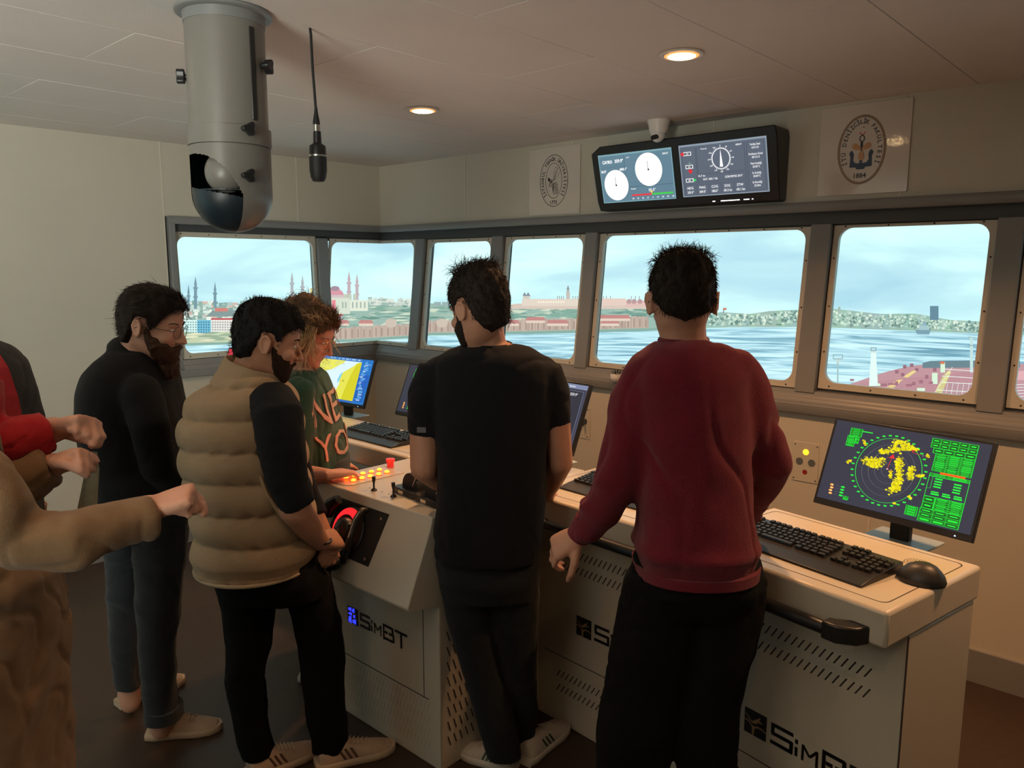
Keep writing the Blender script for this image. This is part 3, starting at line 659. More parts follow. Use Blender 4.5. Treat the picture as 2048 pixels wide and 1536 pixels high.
# ================================================================== OVERHEAD TWIN DISPLAY
T = wall_thing('overhead_display', 'wide black overhead housing with two lit instrument screens on the front wall', 'display', 2.60, 0, 2.04)
hb = MB()   # front panel tilted, top further into the room
fw = .535
def ovm(x, z, d=0):  # x along, z 0..h up the tilted front, d out of it
    ti = math.radians(15); base = .085
    return (x, -(base + z * math.sin(ti) + d * math.cos(ti)), z * math.cos(ti) - d * math.sin(ti))
H_ = .345
fr_x = .500; outl = [(-fw, .0), (fr_x - .006, .0), (fr_x, .012), (fr_x + .004, H_ - .04), (fr_x - .004, H_), (-fw + .05, H_), (-fw - .01, H_ - .035), (-fw - .01, .05)]
vs = [ovm(x, z) for x, z in outl] + [(x * .985, .0 - .002, z * .97) for x, z in outl]; n = len(outl)
hb.add(vs, [tuple(range(n)), tuple(range(n, 2 * n))[::-1]] + [(i, i + n, (i + 1) % n + n, (i + 1) % n) for i in range(n)])
obj('housing', hb, M_BLACK, T, bevel=.006)
def ovscreen(name, sc, z0, w, h, draw):
    mp = lambda a, b, l: ovm(sc - 2.60 - w / 2 + a * w, z0 + b * h, .0015 + l * .0004)
    p = Pic(mp); draw(p, w / h); return p.build(name, M_DISPB, T)
WT = (1.0, 1.0, 1.0)
def drawL(p, ar):
    bg = srgb(88, 118, 134); ln = srgb(62, 90, 108); p.rect(0, 0, 1, 1, srgb(112, 150, 160), 0); p.rect(.012, .02, .988, .965, bg, 1)
    p.rect(.36, .30, .365, .96, ln, 2); p.rect(.02, .73, .36, .735, ln, 2); p.rect(.37, .30, .98, .31, ln, 2); p.rect(.38, .03, .38, .3, ln, 2)
    p.text('CAYRO', .125, .845, .065, WT, 2, sx=1 / ar, maxw=.14, bold=True); p.text('359.9°', .29, .85, .065, WT, 2, sx=1 / ar, maxw=.12, bold=True); p.text('ROT', .06, .655, .05, WT, 2, sx=1 / ar, maxw=.07, bold=True); p.text('-000.1°', .335, .675, .05, WT, 2, sx=1 / ar, maxw=.11, bold=True)
    p.disc(.215, .36, .17, (1, 1, .97), 3, ry=.315, n=40); p.disc(.68, .62, .18, (1, 1, .97), 3, ry=.33, n=40)
    for cx, cy in ((.215, .36), (.68, .62)):
        p.ring(cx, cy, .13, .003, S_(200, 190, 184), 4, ry=.24, n=40, a0=-.5, a1=PI + .5); p.line([(cx - .004, cy), (cx - .004, cy + .17)], .006, S_(80, 80, 80), 5); p.disc(cx, cy, .012, S_(60, 60, 64), 5, ry=.02)
    p.text('gyro', .42, .955 - .05, .03, WT, 2, sx=1 / ar); p.text('000.0°', .92, .90, .04, WT, 2, sx=1 / ar); p.text('00.0°', .70, .215, .06, WT, 2, sx=1 / ar); p.text('Rudder', .45, .26, .03, WT, 2, sx=1 / ar)
    p.rect(.42, .11, .69, .145, srgb(214, 50, 60), 3); p.rect(.69, .11, .97, .145, srgb(60, 190, 70), 3); p.poly([(.67, .19), (.71, .19), (.69, .14)], srgb(240, 200, 60), 4)
    for i in range(9): p.text(str(abs(i - 4) * 10), .43 + i * .067, .06, .035, WT, 2, sx=1 / ar)
def drawR(p, ar):
    p.rect(0, 0, 1, 1, srgb(128, 140, 152), 0); p.rect(.012, .02, .988, .965, srgb(84, 92, 106), 1); L = srgb(60, 68, 82)
    for r_ in ((.03, .25, .20, .93), (.21, .43, .76, .93), (.21, .27, .76, .41), (.03, .03, .76, .23), (.78, .05, .97, .93)): p.frame(*r_, .005, L, 2); 
    for i in range(1, 5): p.rect(.03 + i * .146, .03, .034 + i * .146, .23, L, 2)
    cx, cy, ry = .49, .68, .19; rx = ry / ar
    p.ring(cx, cy, rx, .008, WT, 3, ry=ry, n=48)
    for i in range(36):
        a = 2 * PI * i / 36; r1 = 1.10 if i % 3 else 1.16; p.line([(cx + rx * math.cos(a), cy + ry * math.sin(a)), (cx + rx * r1 * math.cos(a), cy + ry * r1 * math.sin(a))], .006, WT, 3)
    for i in range(12):
        a = PI / 2 - 2 * PI * i / 12; p.text(str(i * 30), cx + rx * 1.30 * math.cos(a), cy + ry * 1.28 * math.sin(a), .028, WT, 3, sx=1 / ar)
    p.poly([(cx - .018, cy - .15), (cx + .018, cy - .15), (cx, cy + .17)], WT, 4)
    for (x, y, c, dirx) in ((.09, .83, (200, 40, 50), -1), (.10, .58, (200, 40, 50), 0), (.09, .32, (50, 200, 90), 1)):
        p.rect(x - .035, y - .035, x + .055, y + .035, WT, 3); p.rect(x - .028, y - .025, x + .048, y + .025, L, 4); p.text('000', x + .01, y, .03, WT, 5, sx=1 / ar)
        if dirx < 0: p.disc(x - .05, y, .022, srgb(*c), 5, ry=.035)
        elif dirx > 0: p.poly([(x + .06, y + .035), (x + .095, y), (x + .06, y - .035)], srgb(*c), 5)
        else: p.disc(x + .02, y - .085, .024, srgb(*c), 5, ry=.04); p.poly([(x - .0, y + .06), (x + .02, y + .095), (x + .04, y + .06)], srgb(110, 140, 130), 5)
    p.text('Pruva hızı', .30, .915 - .02, .03, WT, 3, sx=1 / ar * .8); p.text('000.0°', .70, .905, .035, WT, 3, sx=1 / ar); p.text('12.7 kn', .25, .37 + .02, .04, WT, 3, sx=1 / ar); p.text('ROT -000.1°/dk', .35, .32, .042, WT, 3, sx=1 / ar * .8); p.text('GÜROMETRE 359.9°', .62, .335, .04, WT, 3, sx=1 / ar * .75)
    for i, (a_, b_) in enumerate((('HDG', '359.9°'), ('MAG', '009.0°'), ('COG', '180.0°'), ('SOG', '-00.3 kn'), ('STW', '-00.1 kn'))):
        p.text(a_, .10 + i * .146, .17, .05, WT, 3, sx=1 / ar * .9); p.text(b_, .10 + i * .146, .085, .05, WT, 3, sx=1 / ar * .8)
    for i, (a_, b_) in enumerate((('Vardiya Saati', '10:31:01'), ('Simülasyon Süresi', '00:13:13'), ('Hava Sıcaklığı', '20.00°C'), ('Su Sıcaklığı', '20.00°C'), ('Su Derinliği', '20.20m'))):
        y = .88 - i * .172; p.text(a_, .875, y, .04, WT, 3, sx=1 / ar * .7, maxw=.18); p.text(b_, .875, y - .06, .04, WT, 3, sx=1 / ar * .8)
ovscreen('left_screen', 2.326, .042, .454, .257, drawL)['label'] = 'lit screen with two round white dials and a rudder bar'
ovscreen('right_screen', 2.824, .046, .459, .255, drawR)['label'] = 'lit screen with a compass rose and rows of readings'
for x0, x1 in ((.155, .17), (.20, .30), (.32, .35), (.362, .37)):
    obj('status_light', MB().add([ovm(x0, .014, .002), ovm(x1, .014, .002), ovm(x1, .0185, .002), ovm(x0, .0185, .002)], [(0, 1, 2, 3)]), mat('status_led', (1, 1, 1), .4, emis=(1, 1, 1), estr=1.5), T)

# ================================================================== WALL CONTROLS
M_REDB = mat('red_button', (.42, .015, .012), .35); M_LED = mat('amber_lamp', (.9, .5, .05), .4, emis=(1.0, .50, .02), estr=1.6)
T = wall_thing('button_panel', 'cream wall plate with an amber lamp, two black knobs and a red button', 'control panel', 3.298, .10, .722)
obj('plate', MB().box(-.062, .062, -.003, .0, 0, .192), M_PLATE, T, bevel=.0015)
for x in (-.052, .052):
    for z in (.014, .178): obj('screw', MB().lathe([(.003, 0), (.003, .004)], 8, (x, -.006, z), 'y'), M_BOLT, T)
obj('amber_lamp', MB().lathe([(.014, -.002), (.0145, .010), (.010, .016), (.001, .017)], 20, (0, -.003, .145), 'y'), M_LED, T, smooth=50)
for x in (-.028, .030):
    obj('knob_ring', MB().lathe([(.017, -.002), (.018, .004), (.0165, .009), (.012, .009)], 24, (x, -.003, .098), 'y'), M_METAL, T, smooth=50)
    obj('black_knob', MB().lathe([(.013, 0), (.013, .014), (.010, .018), (.001, .0185)], 20, (x, -.003, .098), 'y'), M_BLACK, T, smooth=50)
obj('red_button', MB().lathe([(.012, 0), (.012, .016), (.021, .017), (.021, .026), (.001, .028)], 24, (0, -.003, .048), 'y'), M_REDB, T, smooth=50)
T = wall_thing('switch_panel', 'narrow cream wall plate with a black rotary switch behind the middle monitor', 'control panel', 1.995, .10, .735)
obj('plate', MB().box(-.040, .040, -.003, 0, 0, .19), M_PLATE, T, bevel=.0015)
for z in (.014, .176): obj('screw', MB().lathe([(.003, 0), (.003, .004)], 8, (.020, -.006, z), 'y'), M_BOLT, T)
obj('knob_ring', MB().lathe([(.017, -.002), (.018, .004), (.0165, .009), (.012, .009)], 24, (.0, -.003, .105), 'y'), M_METAL, T, smooth=50)
kb = MB(); kb.lathe([(.014, 0), (.014, .018), (.001, .019)], 20, (0, -.003, .105), 'y'); kb.box(-.005, .005, -.035, -.015, .080, .122); obj('rotary_knob', kb, M_BLACK, T, smooth=40)
# potted succulent on the sill
pp = FW(2.235, .135, 1.1005)
T = thing('potted_succulent', 'tiny dark succulent in a white bowl on the window sill', 'plant', pp)
obj('pot', MB().lathe([(.0, 0), (.022, .0), (.033, .012), (.037, .030), (.034, .046), (.030, .046), (.028, .036), (.0, .036)], 28), M_WHITE, T, smooth=60)
obj('soil', MB().lathe([(.0, .034), (.0305, .034), (.0305, .040), (.0, .042)], 20), mat('soil', (.02, .015, .01), .9), T)
M_LEAF = mat('dark_leaf', (.03, .05, .035), .5)
for i in range(10):
    a = 2.4 * i; r_ = .006 + .0022 * i; h_ = .030 - .0014 * i
    lf = MB().tube([(r_ * .4 * math.cos(a), r_ * .4 * math.sin(a), .038), (r_ * math.cos(a), r_ * math.sin(a), .042 + h_ * .5), (r_ * 1.3 * math.cos(a), r_ * 1.3 * math.sin(a), .042 + h_)], [.001, .0035, .0008], 6)
    obj('leaf', lf, M_LEAF, T, smooth=60)

# ================================================================== CONSOLES
TOPZ = .92
def slotrow(mb, xs, z0, z1, y, lean, w=.0035):
    for x in xs: mb.add([(x - w, y, z0), (x + w, y, z0), (x + w + lean, y, z1), (x - w + lean, y, z1)], [(0, 1, 2, 3)])
M_INK = mat('black_ink', (.008, .008, .009), .5)
def simbt(parent, x, z, h, y, ink=None):
    """logo: a square with a white bird and waves, then the lettering"""
    K = srgb(16, 16, 18); Bk = srgb(160, 130, 95)
    p = Pic(lambda a, b, l: (x + a * h, y - l * .0004, z + b * h))
    p.rect(0, 0, .98, 1, K, 1)
    p.poly([(.02, .80), (.20, .66), (.34, .55), (.48, .66), (.72, .86), (.66, .70), (.84, .64), (.62, .60), (.50, .50), (.36, .48), (.22, .58), (.06, .72)], Bk, 2)
    p.poly([(.0, .50), (.10, .55), (.22, .52), (.34, .40), (.46, .38), (.60, .45), (.80, .44), (.98, .36), (.98, .31), (.80, .38), (.60, .38), (.48, .30), (.44, .0), (.36, .0), (.36, .28), (.30, .38), (.20, .46), (.10, .49), (.0, .45)], Bk, 2)
    w = .15; X = 1.16
    def seg(pts, ww=w): p.line(pts, ww, K, 1)
    # S
    seg([(X + .95, .86), (X + .12, .86)]); seg([(X + .09, .93), (X + .09, .50)]); seg([(X + .04, .52), (X + .90, .52)]); seg([(X + .88, .58), (X + .88, .12)]); seg([(X + .95, .16), (X, .16)])
    X = 2.25; seg([(X, .60), (X, .78)], .12); seg([(X, .12), (X, .48)], .12)
    X = 2.45; seg([(X + .06, .10), (X + .06, .72)], .10); seg([(X + .06, .70), (X + .34, .36), (X + .62, .70)], .10); seg([(X + .62, .10), (X + .62, .72)], .10)
    X = 3.25; seg([(X + .08, .02), (X + .08, .94)], .14); seg([(X + .04, .86), (X + .86, .86)]); seg([(X + .16, .49), (X + .42, .49)]); seg([(X + .52, .49), (X + .94, .49)]); seg([(X + .04, .12), (X + .86, .12)]); seg([(X + .84, .90), (X + .84, .50)]); seg([(X + .92, .50), (X + .92, .08)])
    X = 4.38; seg([(X - .1, .86), (X + .95, .86)]); seg([(X + .44, .86), (X + .44, .0)], .16)
    return p.build('printed_logo', ink or M_PRINT, parent)
def console(label, s, u_back, turn, w, depth, slots='front', logo=None, group='cream bridge consoles', overhang=.115, handle=True, zt=TOPZ, logoz=.345, logoh=.078, speakers=()):
    """local: x from the left back corner along the unit, y toward the windows (unit spans y -depth..0)"""
    T = thing('bridge_console', label, 'console', FW(s, u_back, 0), -YF + turn, group)
    th = .095
    obj('cabinet', MB().box(.004, w - .004, -depth + overhang, -.02, .0, zt - th), M_CONS, T, bevel=.004)
    obj('top_slab', MB().box(0, w, -depth, 0, zt - th, zt), M_CONS, T, bevel=.010)
    # recessed seam of the lift-up lid
    r_ = .022; lid = rr(.03, w - .03, -depth + .045, -.03, r_, 6)
    g = MB(); n = len(lid); g.add([(x, y, zt + .0003) for x, y in lid] + [(x + (w / 2 - x) / abs(w / 2 - x) * .003 if abs(w / 2 - x) > 0 else x, y + (.003 if y < -depth / 2 else -.003), zt + .0003) for x, y in lid], [(i, (i + 1) % n, (i + 1) % n + n, i + n) for i in range(n)])
    obj('lid_seam', g, M_CONSD, T)
    # side corner joint
    obj('side_seam', MB().box(.006 + w - .010, w - .0025, -depth + overhang - .0012, -depth + overhang + .006, .0, zt - th), M_CONSD, T)
    y = -depth + overhang - .0008
    m = MB()
    if slots:
        n = 25; x0 = w - .105 - .0215 * (n - 1); xs = [x0 + .0215 * i for i in range(n) if x0 + .0215 * i > .04]
        for z_ in (.676, .619, .186, .129): slotrow(m, xs, z_, z_ + .030, y, .018, .0024)
        obj('vent_slots', m, M_CONSD, T)['kind'] = 'stuff'
    if logo: simbt(T, logo, logoz, logoh, y - .0004)
    obj('door_seam', MB().box(.05, w - .05, y - .0003, y + .001, .272, .2745), M_CONSD, T)
    if handle:
        z = zt - .070
        for s_ in (1, -1):
            X_ = (lambda q: w - q) if s_ > 0 else (lambda q: q)
            pts = [(X_(.132), -depth - .062), (X_(.092), -depth - .062), (X_(.053), -depth - .034), (X_(.040), -depth + .004), (X_(.088), -depth + .004), (X_(.116), -depth - .020), (X_(.132), -depth - .026)]
            obj('handle_bracket', MB().prism(pts if s_ < 0 else pts[::-1], 'z', z - .026, z + .020), M_BLACK, T, bevel=.005)
        obj('handle_rail', MB().tube([(.13, -depth - .044, z - .004), (w - .13, -depth - .044, z - .004)], .0175, 16), M_BLACK, T, smooth=60)
    for sx, sy in speakers:
        sp = MB()
        for k in range(5):
            r = .010 * k + .001 if k else 0
            nn = 1 if k == 0 else int(2 * PI * r / .009)
            for i in range(nn):
                a = 2 * PI * i / nn; cx, cy = sx + r * .8 * math.cos(a), sy + r * .8 * math.sin(a)
                sp.add([(cx + .0022 * math.cos(b), cy + .0022 * math.sin(b), zt + .0006) for b in (0, 1.26, 2.51, 3.77, 5.03)], [(0, 1, 2, 3, 4)])
        obj('speaker_holes', sp, mat('hole_shadow', (.10, .07, .045), .8), T)['kind'] = 'stuff'
    return T
CT = math.radians
KD = console('right-hand bridge console carrying the large radar monitor, keyboard and mouse', 3.62, 1.195, -CT(10.87), .66, .50, logo=.20, speakers=((.13, -.16), (.545, -.125)))
KC = console('middle bridge console between the black shirt and the red sweater', 2.86, 1.125, -CT(4.5), .74, .505, logo=.215, logoz=.39, logoh=.074, speakers=((.16, -.12),))
KB = console('far console under the chart keyboard, left of the helm stand', 1.46, 1.22, 0, .705, .36, logo=None, handle=False, slots=None, speakers=((.52, -.10),))
KA = console('leftmost far console behind the woman in green', .745, 1.22, 0, .705, .36, logo=None, handle=False, slots=None)
# helm stand (local origin at its left back corner)
KH = thing('helm_console', 'cream helm console with lit red buttons, levers and a slanted front at the centre left', 'console', FW(2.18, 1.22, 0), -YF, 'cream bridge consoles')
w = .67; ub = -.84
prof = [(ub, TOPZ), (ub - .003, TOPZ - .022), (-.95, .640), (-.945, .628), (-.812, .600), (-.812, .0), (-.02, .0), (-.02, TOPZ)]
obj('body', MB().prism([(y, z) for y, z in prof], 'x', .0, w), M_CONS, KH, bevel=.004)
obj('base_seam', MB().box(.06, w - .06, -.8135, -.811, .245, .2475), M_CONSD, KH)
obj('door_seam', MB().box(w - .085, w - .083, -.8135, -.811, .245, .59), M_CONSD, KH)
m = MB()
for r_ in range(9):
    for c_ in range(9 if r_ > 4 else r_ + 4):
        y = -.79 + .028 * c_ + .02; z = .52 - .055 * r_
        m.add([(w + .0008, y, z), (w + .0008, y + .005, z), (w + .0008, y - .013 + .005, z + .038), (w + .0008, y - .013, z + .038)], [(0, 1, 2, 3)])
obj('side_slots', m, M_CONSD, KH)['kind'] = 'stuff'
m = MB()
for r_ in range(4):
    for c_ in range(30): x = .05 + .019 * c_; z = .05 + .05 * r_; m.add([(x, -.8128, z), (x + .002, -.8128, z), (x + .014, -.8128, z + .038), (x + .012, -.8128, z + .038)], [(0, 1, 2, 3)])
obj('front_slots', m, mat('fine_slot', (.30, .25, .19), .6), KH)['kind'] = 'stuff'
simbt(KH, .150, .385, .066, -.8135)
M_BLUE = mat('blue_lit_emblem', (.0, .0, .1), .4, emis=(.02, .03, 1.0), estr=1.6)
bl = MB()
for (a, b, c, d) in ((.222, .500, .250, .516), (.255, .498, .275, .518), (.222, .436, .248, .470), (.256, .440, .286, .462), (.222, .478, .252, .490), (.262, .472, .280, .486)):
    a, c = [.150 + (q - .215) * .75 for q in (a, c)]; b, d = [.385 + (q - .432) * .75 for q in (b, d)]
    bl.add([(a, -.8148, b), (c, -.8148, b - .003), (c, -.8148, d), (a + .004, -.8148, d - .003)], [(0, 1, 2, 3)])
obj('blue_glow_strip', bl, M_BLUE, KH)
def h_at(px, py, z=TOPZ):   # point on the helm top in helm-local coords
    d = ray(px, py); t_ = (z - CAMZ) / d.z; p_ = Vector((0, 0, CAMZ)) + d * t_; q = p_ - FW(2.18, 1.22, 0); return (q.dot(DF), -q.dot(NF))
# lit button plate
pl_ = [h_at(*q) for q in ((671, 962), (697, 970), (795, 948), (722, 921.0))]
bx = [h_at(*q) for q in ((692, 958), (709, 954.5), (726, 950), (743, 946.5), (759, 942.5), (707, 964), (724, 959.5), (740.5, 955.5), (757.5, 951.5), (774, 947))]
M_BTNPL = mat('button_plate', (.56, .46, .38), .3)
obj('button_plate', MB().prism([(.045, -.815), (.145, -.815), (.175, -.79), (.175, -.545), (.045, -.545)], 'z', TOPZ, TOPZ + .0025), M_BTNPL, KH)
M_LIT = mat('lit_button', (.9, .5, .1), .4, emis=(1.0, .56, .03), estr=1.5); M_BRIM = mat('red_glow_rim', (.5, .02, .01), .4, emis=(1.0, .03, .01), estr=2.2)
for i, (x, y) in enumerate(bx):
    b = obj('lit_button', MB().lathe([(.0, 0), (.0095, .0), (.0095, .005), (.007, .0085), (.0, .0095)], 20, (x, y, TOPZ + .0035)), M_LIT, KH, smooth=50)
    obj('glow_rim', MB().lathe([(.009, 0), (.0125, 0), (.0125, .002), (.009, .003)], 20, (x, y, TOPZ + .0025)), M_BRIM, b, smooth=50)
rl = area('button_glow_lamp', (0, 0, 0), .16, .10, (1.0, .06, .02), rot=(PI, 0, 0), shape='RECTANGLE', sy=.10); cxy = (sum(b[0] for b in bx) / 10, sum(b[1] for b in bx) / 10)
rl.data.energy = .45; rl.location = FW(2.18 + cxy[0], 1.22 - cxy[1], TOPZ + .014)
x, y = h_at(781, 934); obj('red_push_button', MB().lathe([(.0, 0), (.014, 0), (.014, .022), (.018, .023), (.018, .034), (.0, .036)], 24, (x, y, TOPZ)), mat('glowing_red_cap', (.6, .03, .03), .3, emis=(1, .03, .02), estr=.35), KH, smooth=50)
for q in ((748, 981), (787, 993.5)):
    x, y = h_at(*q)
    obj('toggle_lever', MB().lathe([(.0, 0), (.012, 0), (.009, .006), (.0035, .010), (.0035, .026), (.0065, .040), (.007, .052), (.0, .053)], 16, (x, y, TOPZ)), M_BLACK, KH, smooth=60)
    for dx in (-.038, .034): obj('screw', MB().lathe([(.0, 0), (.0025, 0), (.0025, .0012), (.0, .0012)], 8, (x + dx, y + .01, TOPZ)), M_BOLT, KH)
# two throttle heads
M_SILVER = mat('silver_edge', (.55, .52, .48), .25, metal=.9)
for i, (q, lab) in enumerate((((836, 985), 'black throttle control with a domed head on the helm top, left one'), ((882, 1003), 'black throttle control on the helm top behind the black shirt'))):
    x, y = h_at(*q)
    T = thing('throttle_control', lab, 'throttle', FW(2.18 + x, 1.22 - y, TOPZ), -YF - .12, 'throttle heads on the helm console')
    obj('base', MB().prism([(-.075, -.055), (-.06, -.065), (.06, -.065), (.075, -.055), (.075, .055), (-.075, .055)], 'z', 0, .022), M_BLACK, T, bevel=.004)
    R = []
    for k in range(17):
        a = PI * k / 16; R.append((-.050 * math.cos(a), .022 + .055 * math.sin(a)))
    obj('drum', MB().prism(R, 'y', -.034, .034), M_BLACKM, T, smooth=40)
    obj('scale_plate', MB().box(-.030, .0, -.0655, -.064, .004, .016), M_SILVER, T)
    obj('lever', MB().tube([(.02, 0, .07), (.035, 0, .10), (.045, 0, .125)], [.009, .008, .010], 12), M_BLACK, T, smooth=60)
    obj('lever_grip', MB().ell((.048, 0, .130), (.016, .045, .014), 16, 10), M_BLACK, T, smooth=60)
    obj('silver_edge', MB().tube([(.020, -.035, .035), (.036, -.035, .062), (.040, -.035, .085)], .0025, 8), M_SILVER, T, smooth=60)
# azimuth control on the slanted front
zt_, zb_ = TOPZ - .022, .640; sl_ = Vector((0, -.95 + .843, zb_ - zt_)).normalized(); nn_ = Vector((0, -sl_.z * -1, sl_.y * -1)); nn_ = Vector((1, 0, 0)).cross(-sl_).normalized()
if nn_.y > 0: nn_ = -nn_
def sp_at(px, py):   # point on slanted plane in (x, distance down slope)
    P0 = FW(2.18, 1.22 + .843, zt_); N = NF * (-nn_.y) + Vector((0, 0, nn_.z)); d = ray(px, py); t_ = (P0 - Vector((0, 0, CAMZ))).dot(N) / d.dot(N); p_ = Vector((0, 0, CAMZ)) + d * t_ - P0
    return p_.dot(DF), p_.dot(-NF * sl_.y * -1 + Vector((0, 0, sl_.z))) if False else (p_.z / sl_.z)
ax, ay = sp_at(700, 1062)
basep = Vector((ax, -.843, zt_)) + sl_ * ay
T = thing('azimuth_control', 'black azimuth thruster lever with a red lit arc on the slanted helm front', 'lever control', (0, 0, 0))
T.matrix_world = Matrix.Translation(FW(2.18, 1.22, 0)) @ Matrix.Rotation(-YF, 4, 'Z') @ Matrix.Translation(basep) @ Matrix(((1, 0, 0, 0), (0, -sl_.y, nn_.y, 0), (0, -sl_.z, nn_.z, 0), (0, 0, 0, 1)))
# local: x right, y up the slope, z out
cn = [sp_at(*q) for q in ((683.5, 996), (779, 1029), (737, 1133.5))]; cn = [(x - ax, ay - y) for x, y in cn]; cn.append((cn[0][0] + cn[2][0] - cn[1][0], cn[0][1] + cn[2][1] - cn[1][1]))
obj('mounting_plate', MB().prism(cn[::-1], 'z', 0.0005, .004), M_BLACKM, T)
ux = Vector((cn[1][0] - cn[0][0], cn[1][1] - cn[0][1])).normalized(); rot = math.atan2(ux.y, ux.x)
for (fx, fy) in ((.9, .12), (.9, .9)):
    X = cn[0][0] + (cn[1][0] - cn[0][0]) * fx + (cn[2][0] - cn[1][0]) * fy; Y = cn[0][1] + (cn[1][1] - cn[0][1]) * fx + (cn[2][1] - cn[1][1]) * fy
    obj('screw', MB().lathe([(.0, 0), (.0055, 0), (.0055, .002), (.0, .003)], 12, (X, Y, .004)), M_METAL, T, smooth=50)
obj('dial', MB().lathe([(.0, .004), (.086, .004), (.086, .012), (.081, .016), (.0, .016)], 48), M_BLACK, T, smooth=40)
M_ARC = mat('red_lit_arc', (.4, .0, .0), .3, emis=(1.0, .012, .015), estr=1.7)
arc = MB(); A = [math.radians(66 + 128 * i / 24) for i in range(25)]; vs = []
for i, a in enumerate(A):
    wd = .004 + .030 * (1 - i / 24) ** 1.2; vs += [(.080 * math.cos(a), .080 * math.sin(a), .0168), ((.080 - wd) * math.cos(a), (.080 - wd) * math.sin(a), .0168)]
arc.add(vs, [(2 * i, 2 * i + 1, 2 * i + 3, 2 * i + 2) for i in range(24)]); obj('red_lit_arc', arc, M_ARC, T)
obj('hub', MB().lathe([(.0, .014), (.045, .014), (.043, .040), (.032, .050), (.0, .052)], 36), M_BLACK, T, smooth=50)
obj('name_strip', MB().box(-.022, .004, -.010, .002, .0518, .0528), mat('dim_grey_label', (.10, .10, .10), .4), T)
hd = MB().tube([(.066, .088, .010), (.070, .086, .032), (.070, .05, .046), (.070, -.02, .048), (.062, -.075, .040), (.045, -.105, .025)], [.010, .012, .012, .012, .011, .010], 14); obj('lever_handle', hd, M_BLACK, T, smooth=60)
obj('handle_edge', MB().tube([(.074, .080, .044), (.074, .048, .058), (.074, -.015, .060)], .002, 6), M_SILVER, T, smooth=60)
obj('lower_grip', MB().ell((-.02, -.115, .03), (.055, .035, .028), 20, 12), M_BLACK, T, smooth=60)
obj('grip_label', MB().box(-.012, .022, -.104, -.092, .054, .060), M_SILVER, T)
obj('side_grip', MB().tube([(-.125, .03, .02), (-.105, .07, .035), (-.075, .095, .03)], [.02, .024, .018], 14), M_BLACK, T, smooth=60)

# ================================================================== KEYBOARDS AND MOUSE
def keyboard(label, loc, rz, w=.45, group='black keyboards on the consoles'):
    T = thing('keyboard', label, 'keyboard', loc, rz, group)
    obj('base', MB().prism([(-.10, 0), (-.10, .006), (-.050, .014), (.086, .028), (.10, .026), (.10, 0)], 'x', -w / 2, w / 2), M_BLACK, T, bevel=.002)
    km = MB(); rows = [(.078, .0), (.054, 0), (.035, 0), (.016, 0), (-.003, 0), (-.022, 0)]
    keys = []
    for r_, (y, _) in enumerate(rows):
        if r_ == 0: xs = [(-.212, .016)] + [(-.172 + .019 * i + .008 * (i // 4), .016) for i in range(12)] + [(.098 + .019 * i, .016) for i in range(3)]
        else:
            xs = []
            x = -.214
            for i in range(13 + (r_ == 1)):
                ww = .016
                if r_ >= 2 and i == 0: ww = .024
                if r_ == 5: break
                xs.append((x + ww / 2, ww)); x += ww + .003
            if r_ == 5: xs = [(-.204, .022), (-.178, .020), (-.152, .020), (-.085, .105), (-.012, .020), (.012, .020), (.036, .020), (.061, .022)]
            else:
                if x < .070: xs.append(((x + .072) / 2, .072 - x))
            if r_ in (1, 2): xs += [(.098 + .019 * i, .016) for i in range(3)]
            if r_ == 4: xs += [(.117, .016)]
            if r_ == 5: xs += [(.098 + .019 * i, .016) for i in range(3)]
            if r_ >= 1: xs += [(.160 + .0185 * i, .0155) for i in range(4 if r_ in (1, 2, 4) else 3)]
        for x, ww in xs: keys.append((x, y, ww))
    cache = {}
    for x, y, ww in keys:
        k_ = round(ww, 4)
        if k_ not in cache:
            a, b = ww / 2, .0075; c = .0018
            cache[k_] = MB().add([(-a, -b, 0), (a, -b, 0), (a, b, 0), (-a, b, 0), (-a + c, -b + c, .007), (a - c, -b + c, .007), (a - c, b - c, .0075), (-a + c, b - c, .0075)], [(0, 1, 5, 4), (1, 2, 6, 5), (2, 3, 7, 6), (3, 0, 4, 7), (4, 5, 6, 7)]).mesh('key')
            cache[k_].materials.append(M_KEY)
        o = bpy.data.objects.new('key', cache[k_]); COL.objects.link(o); o.parent = T; o.location = (x, y, .0145 + (y + .062) * .1); o.rotation_euler = (math.radians(5.6), 0, 0)
    return T
def on_top(px, py, z=TOPZ):
    d = ray(px, py); t_ = (z - CAMZ) / d.z; return Vector((0, 0, CAMZ)) + d * t_
pa, pb = on_top(1722, 1177), on_top(1793, 1140); pc = on_top(1523, 1106)
dk_ = (pa - pc).normalized(); rz = math.atan2(dk_.y, dk_.x); kc = pa - dk_ * .225 + Vector((-dk_.y, dk_.x, 0)) * .10
keyboard('black keyboard with palm rest next to the mouse on the right console', kc + Vector((0, 0, .0005)), rz)
pc = on_top(1117, 977); rz = -YF - CT(4.5); dd = Vector((math.cos(rz), math.sin(rz), 0)); keyboard('black keyboard half hidden behind the red sweater', pc + dd * .225 + Vector((-dd.y, dd.x, 0)) * .10 + Vector((0, 0, .0005)), rz)
pa = on_top(782, 897); pc = on_top(686, 868); rz = -YF - CT(1); dd = Vector((math.cos(rz), math.sin(rz), 0)); keyboard('black keyboard below the blue and yellow chart monitor', pa - dd * .225 + Vector((-dd.y, dd.x, 0)) * .10 + Vector((0, 0, .0005)), rz)
mp2 = on_top(1842, 1163)
T = thing('computer_mouse', 'large black domed mouse at the end of the right console', 'mouse', mp2, CT(-40))
ms = MB(); R = []
for k in range(12):
    t_ = k / 11; hh = .046 * math.sin(math.acos(min(1, t_)) if t_ < 1 else 0) if k else .046
    R.append(t_)
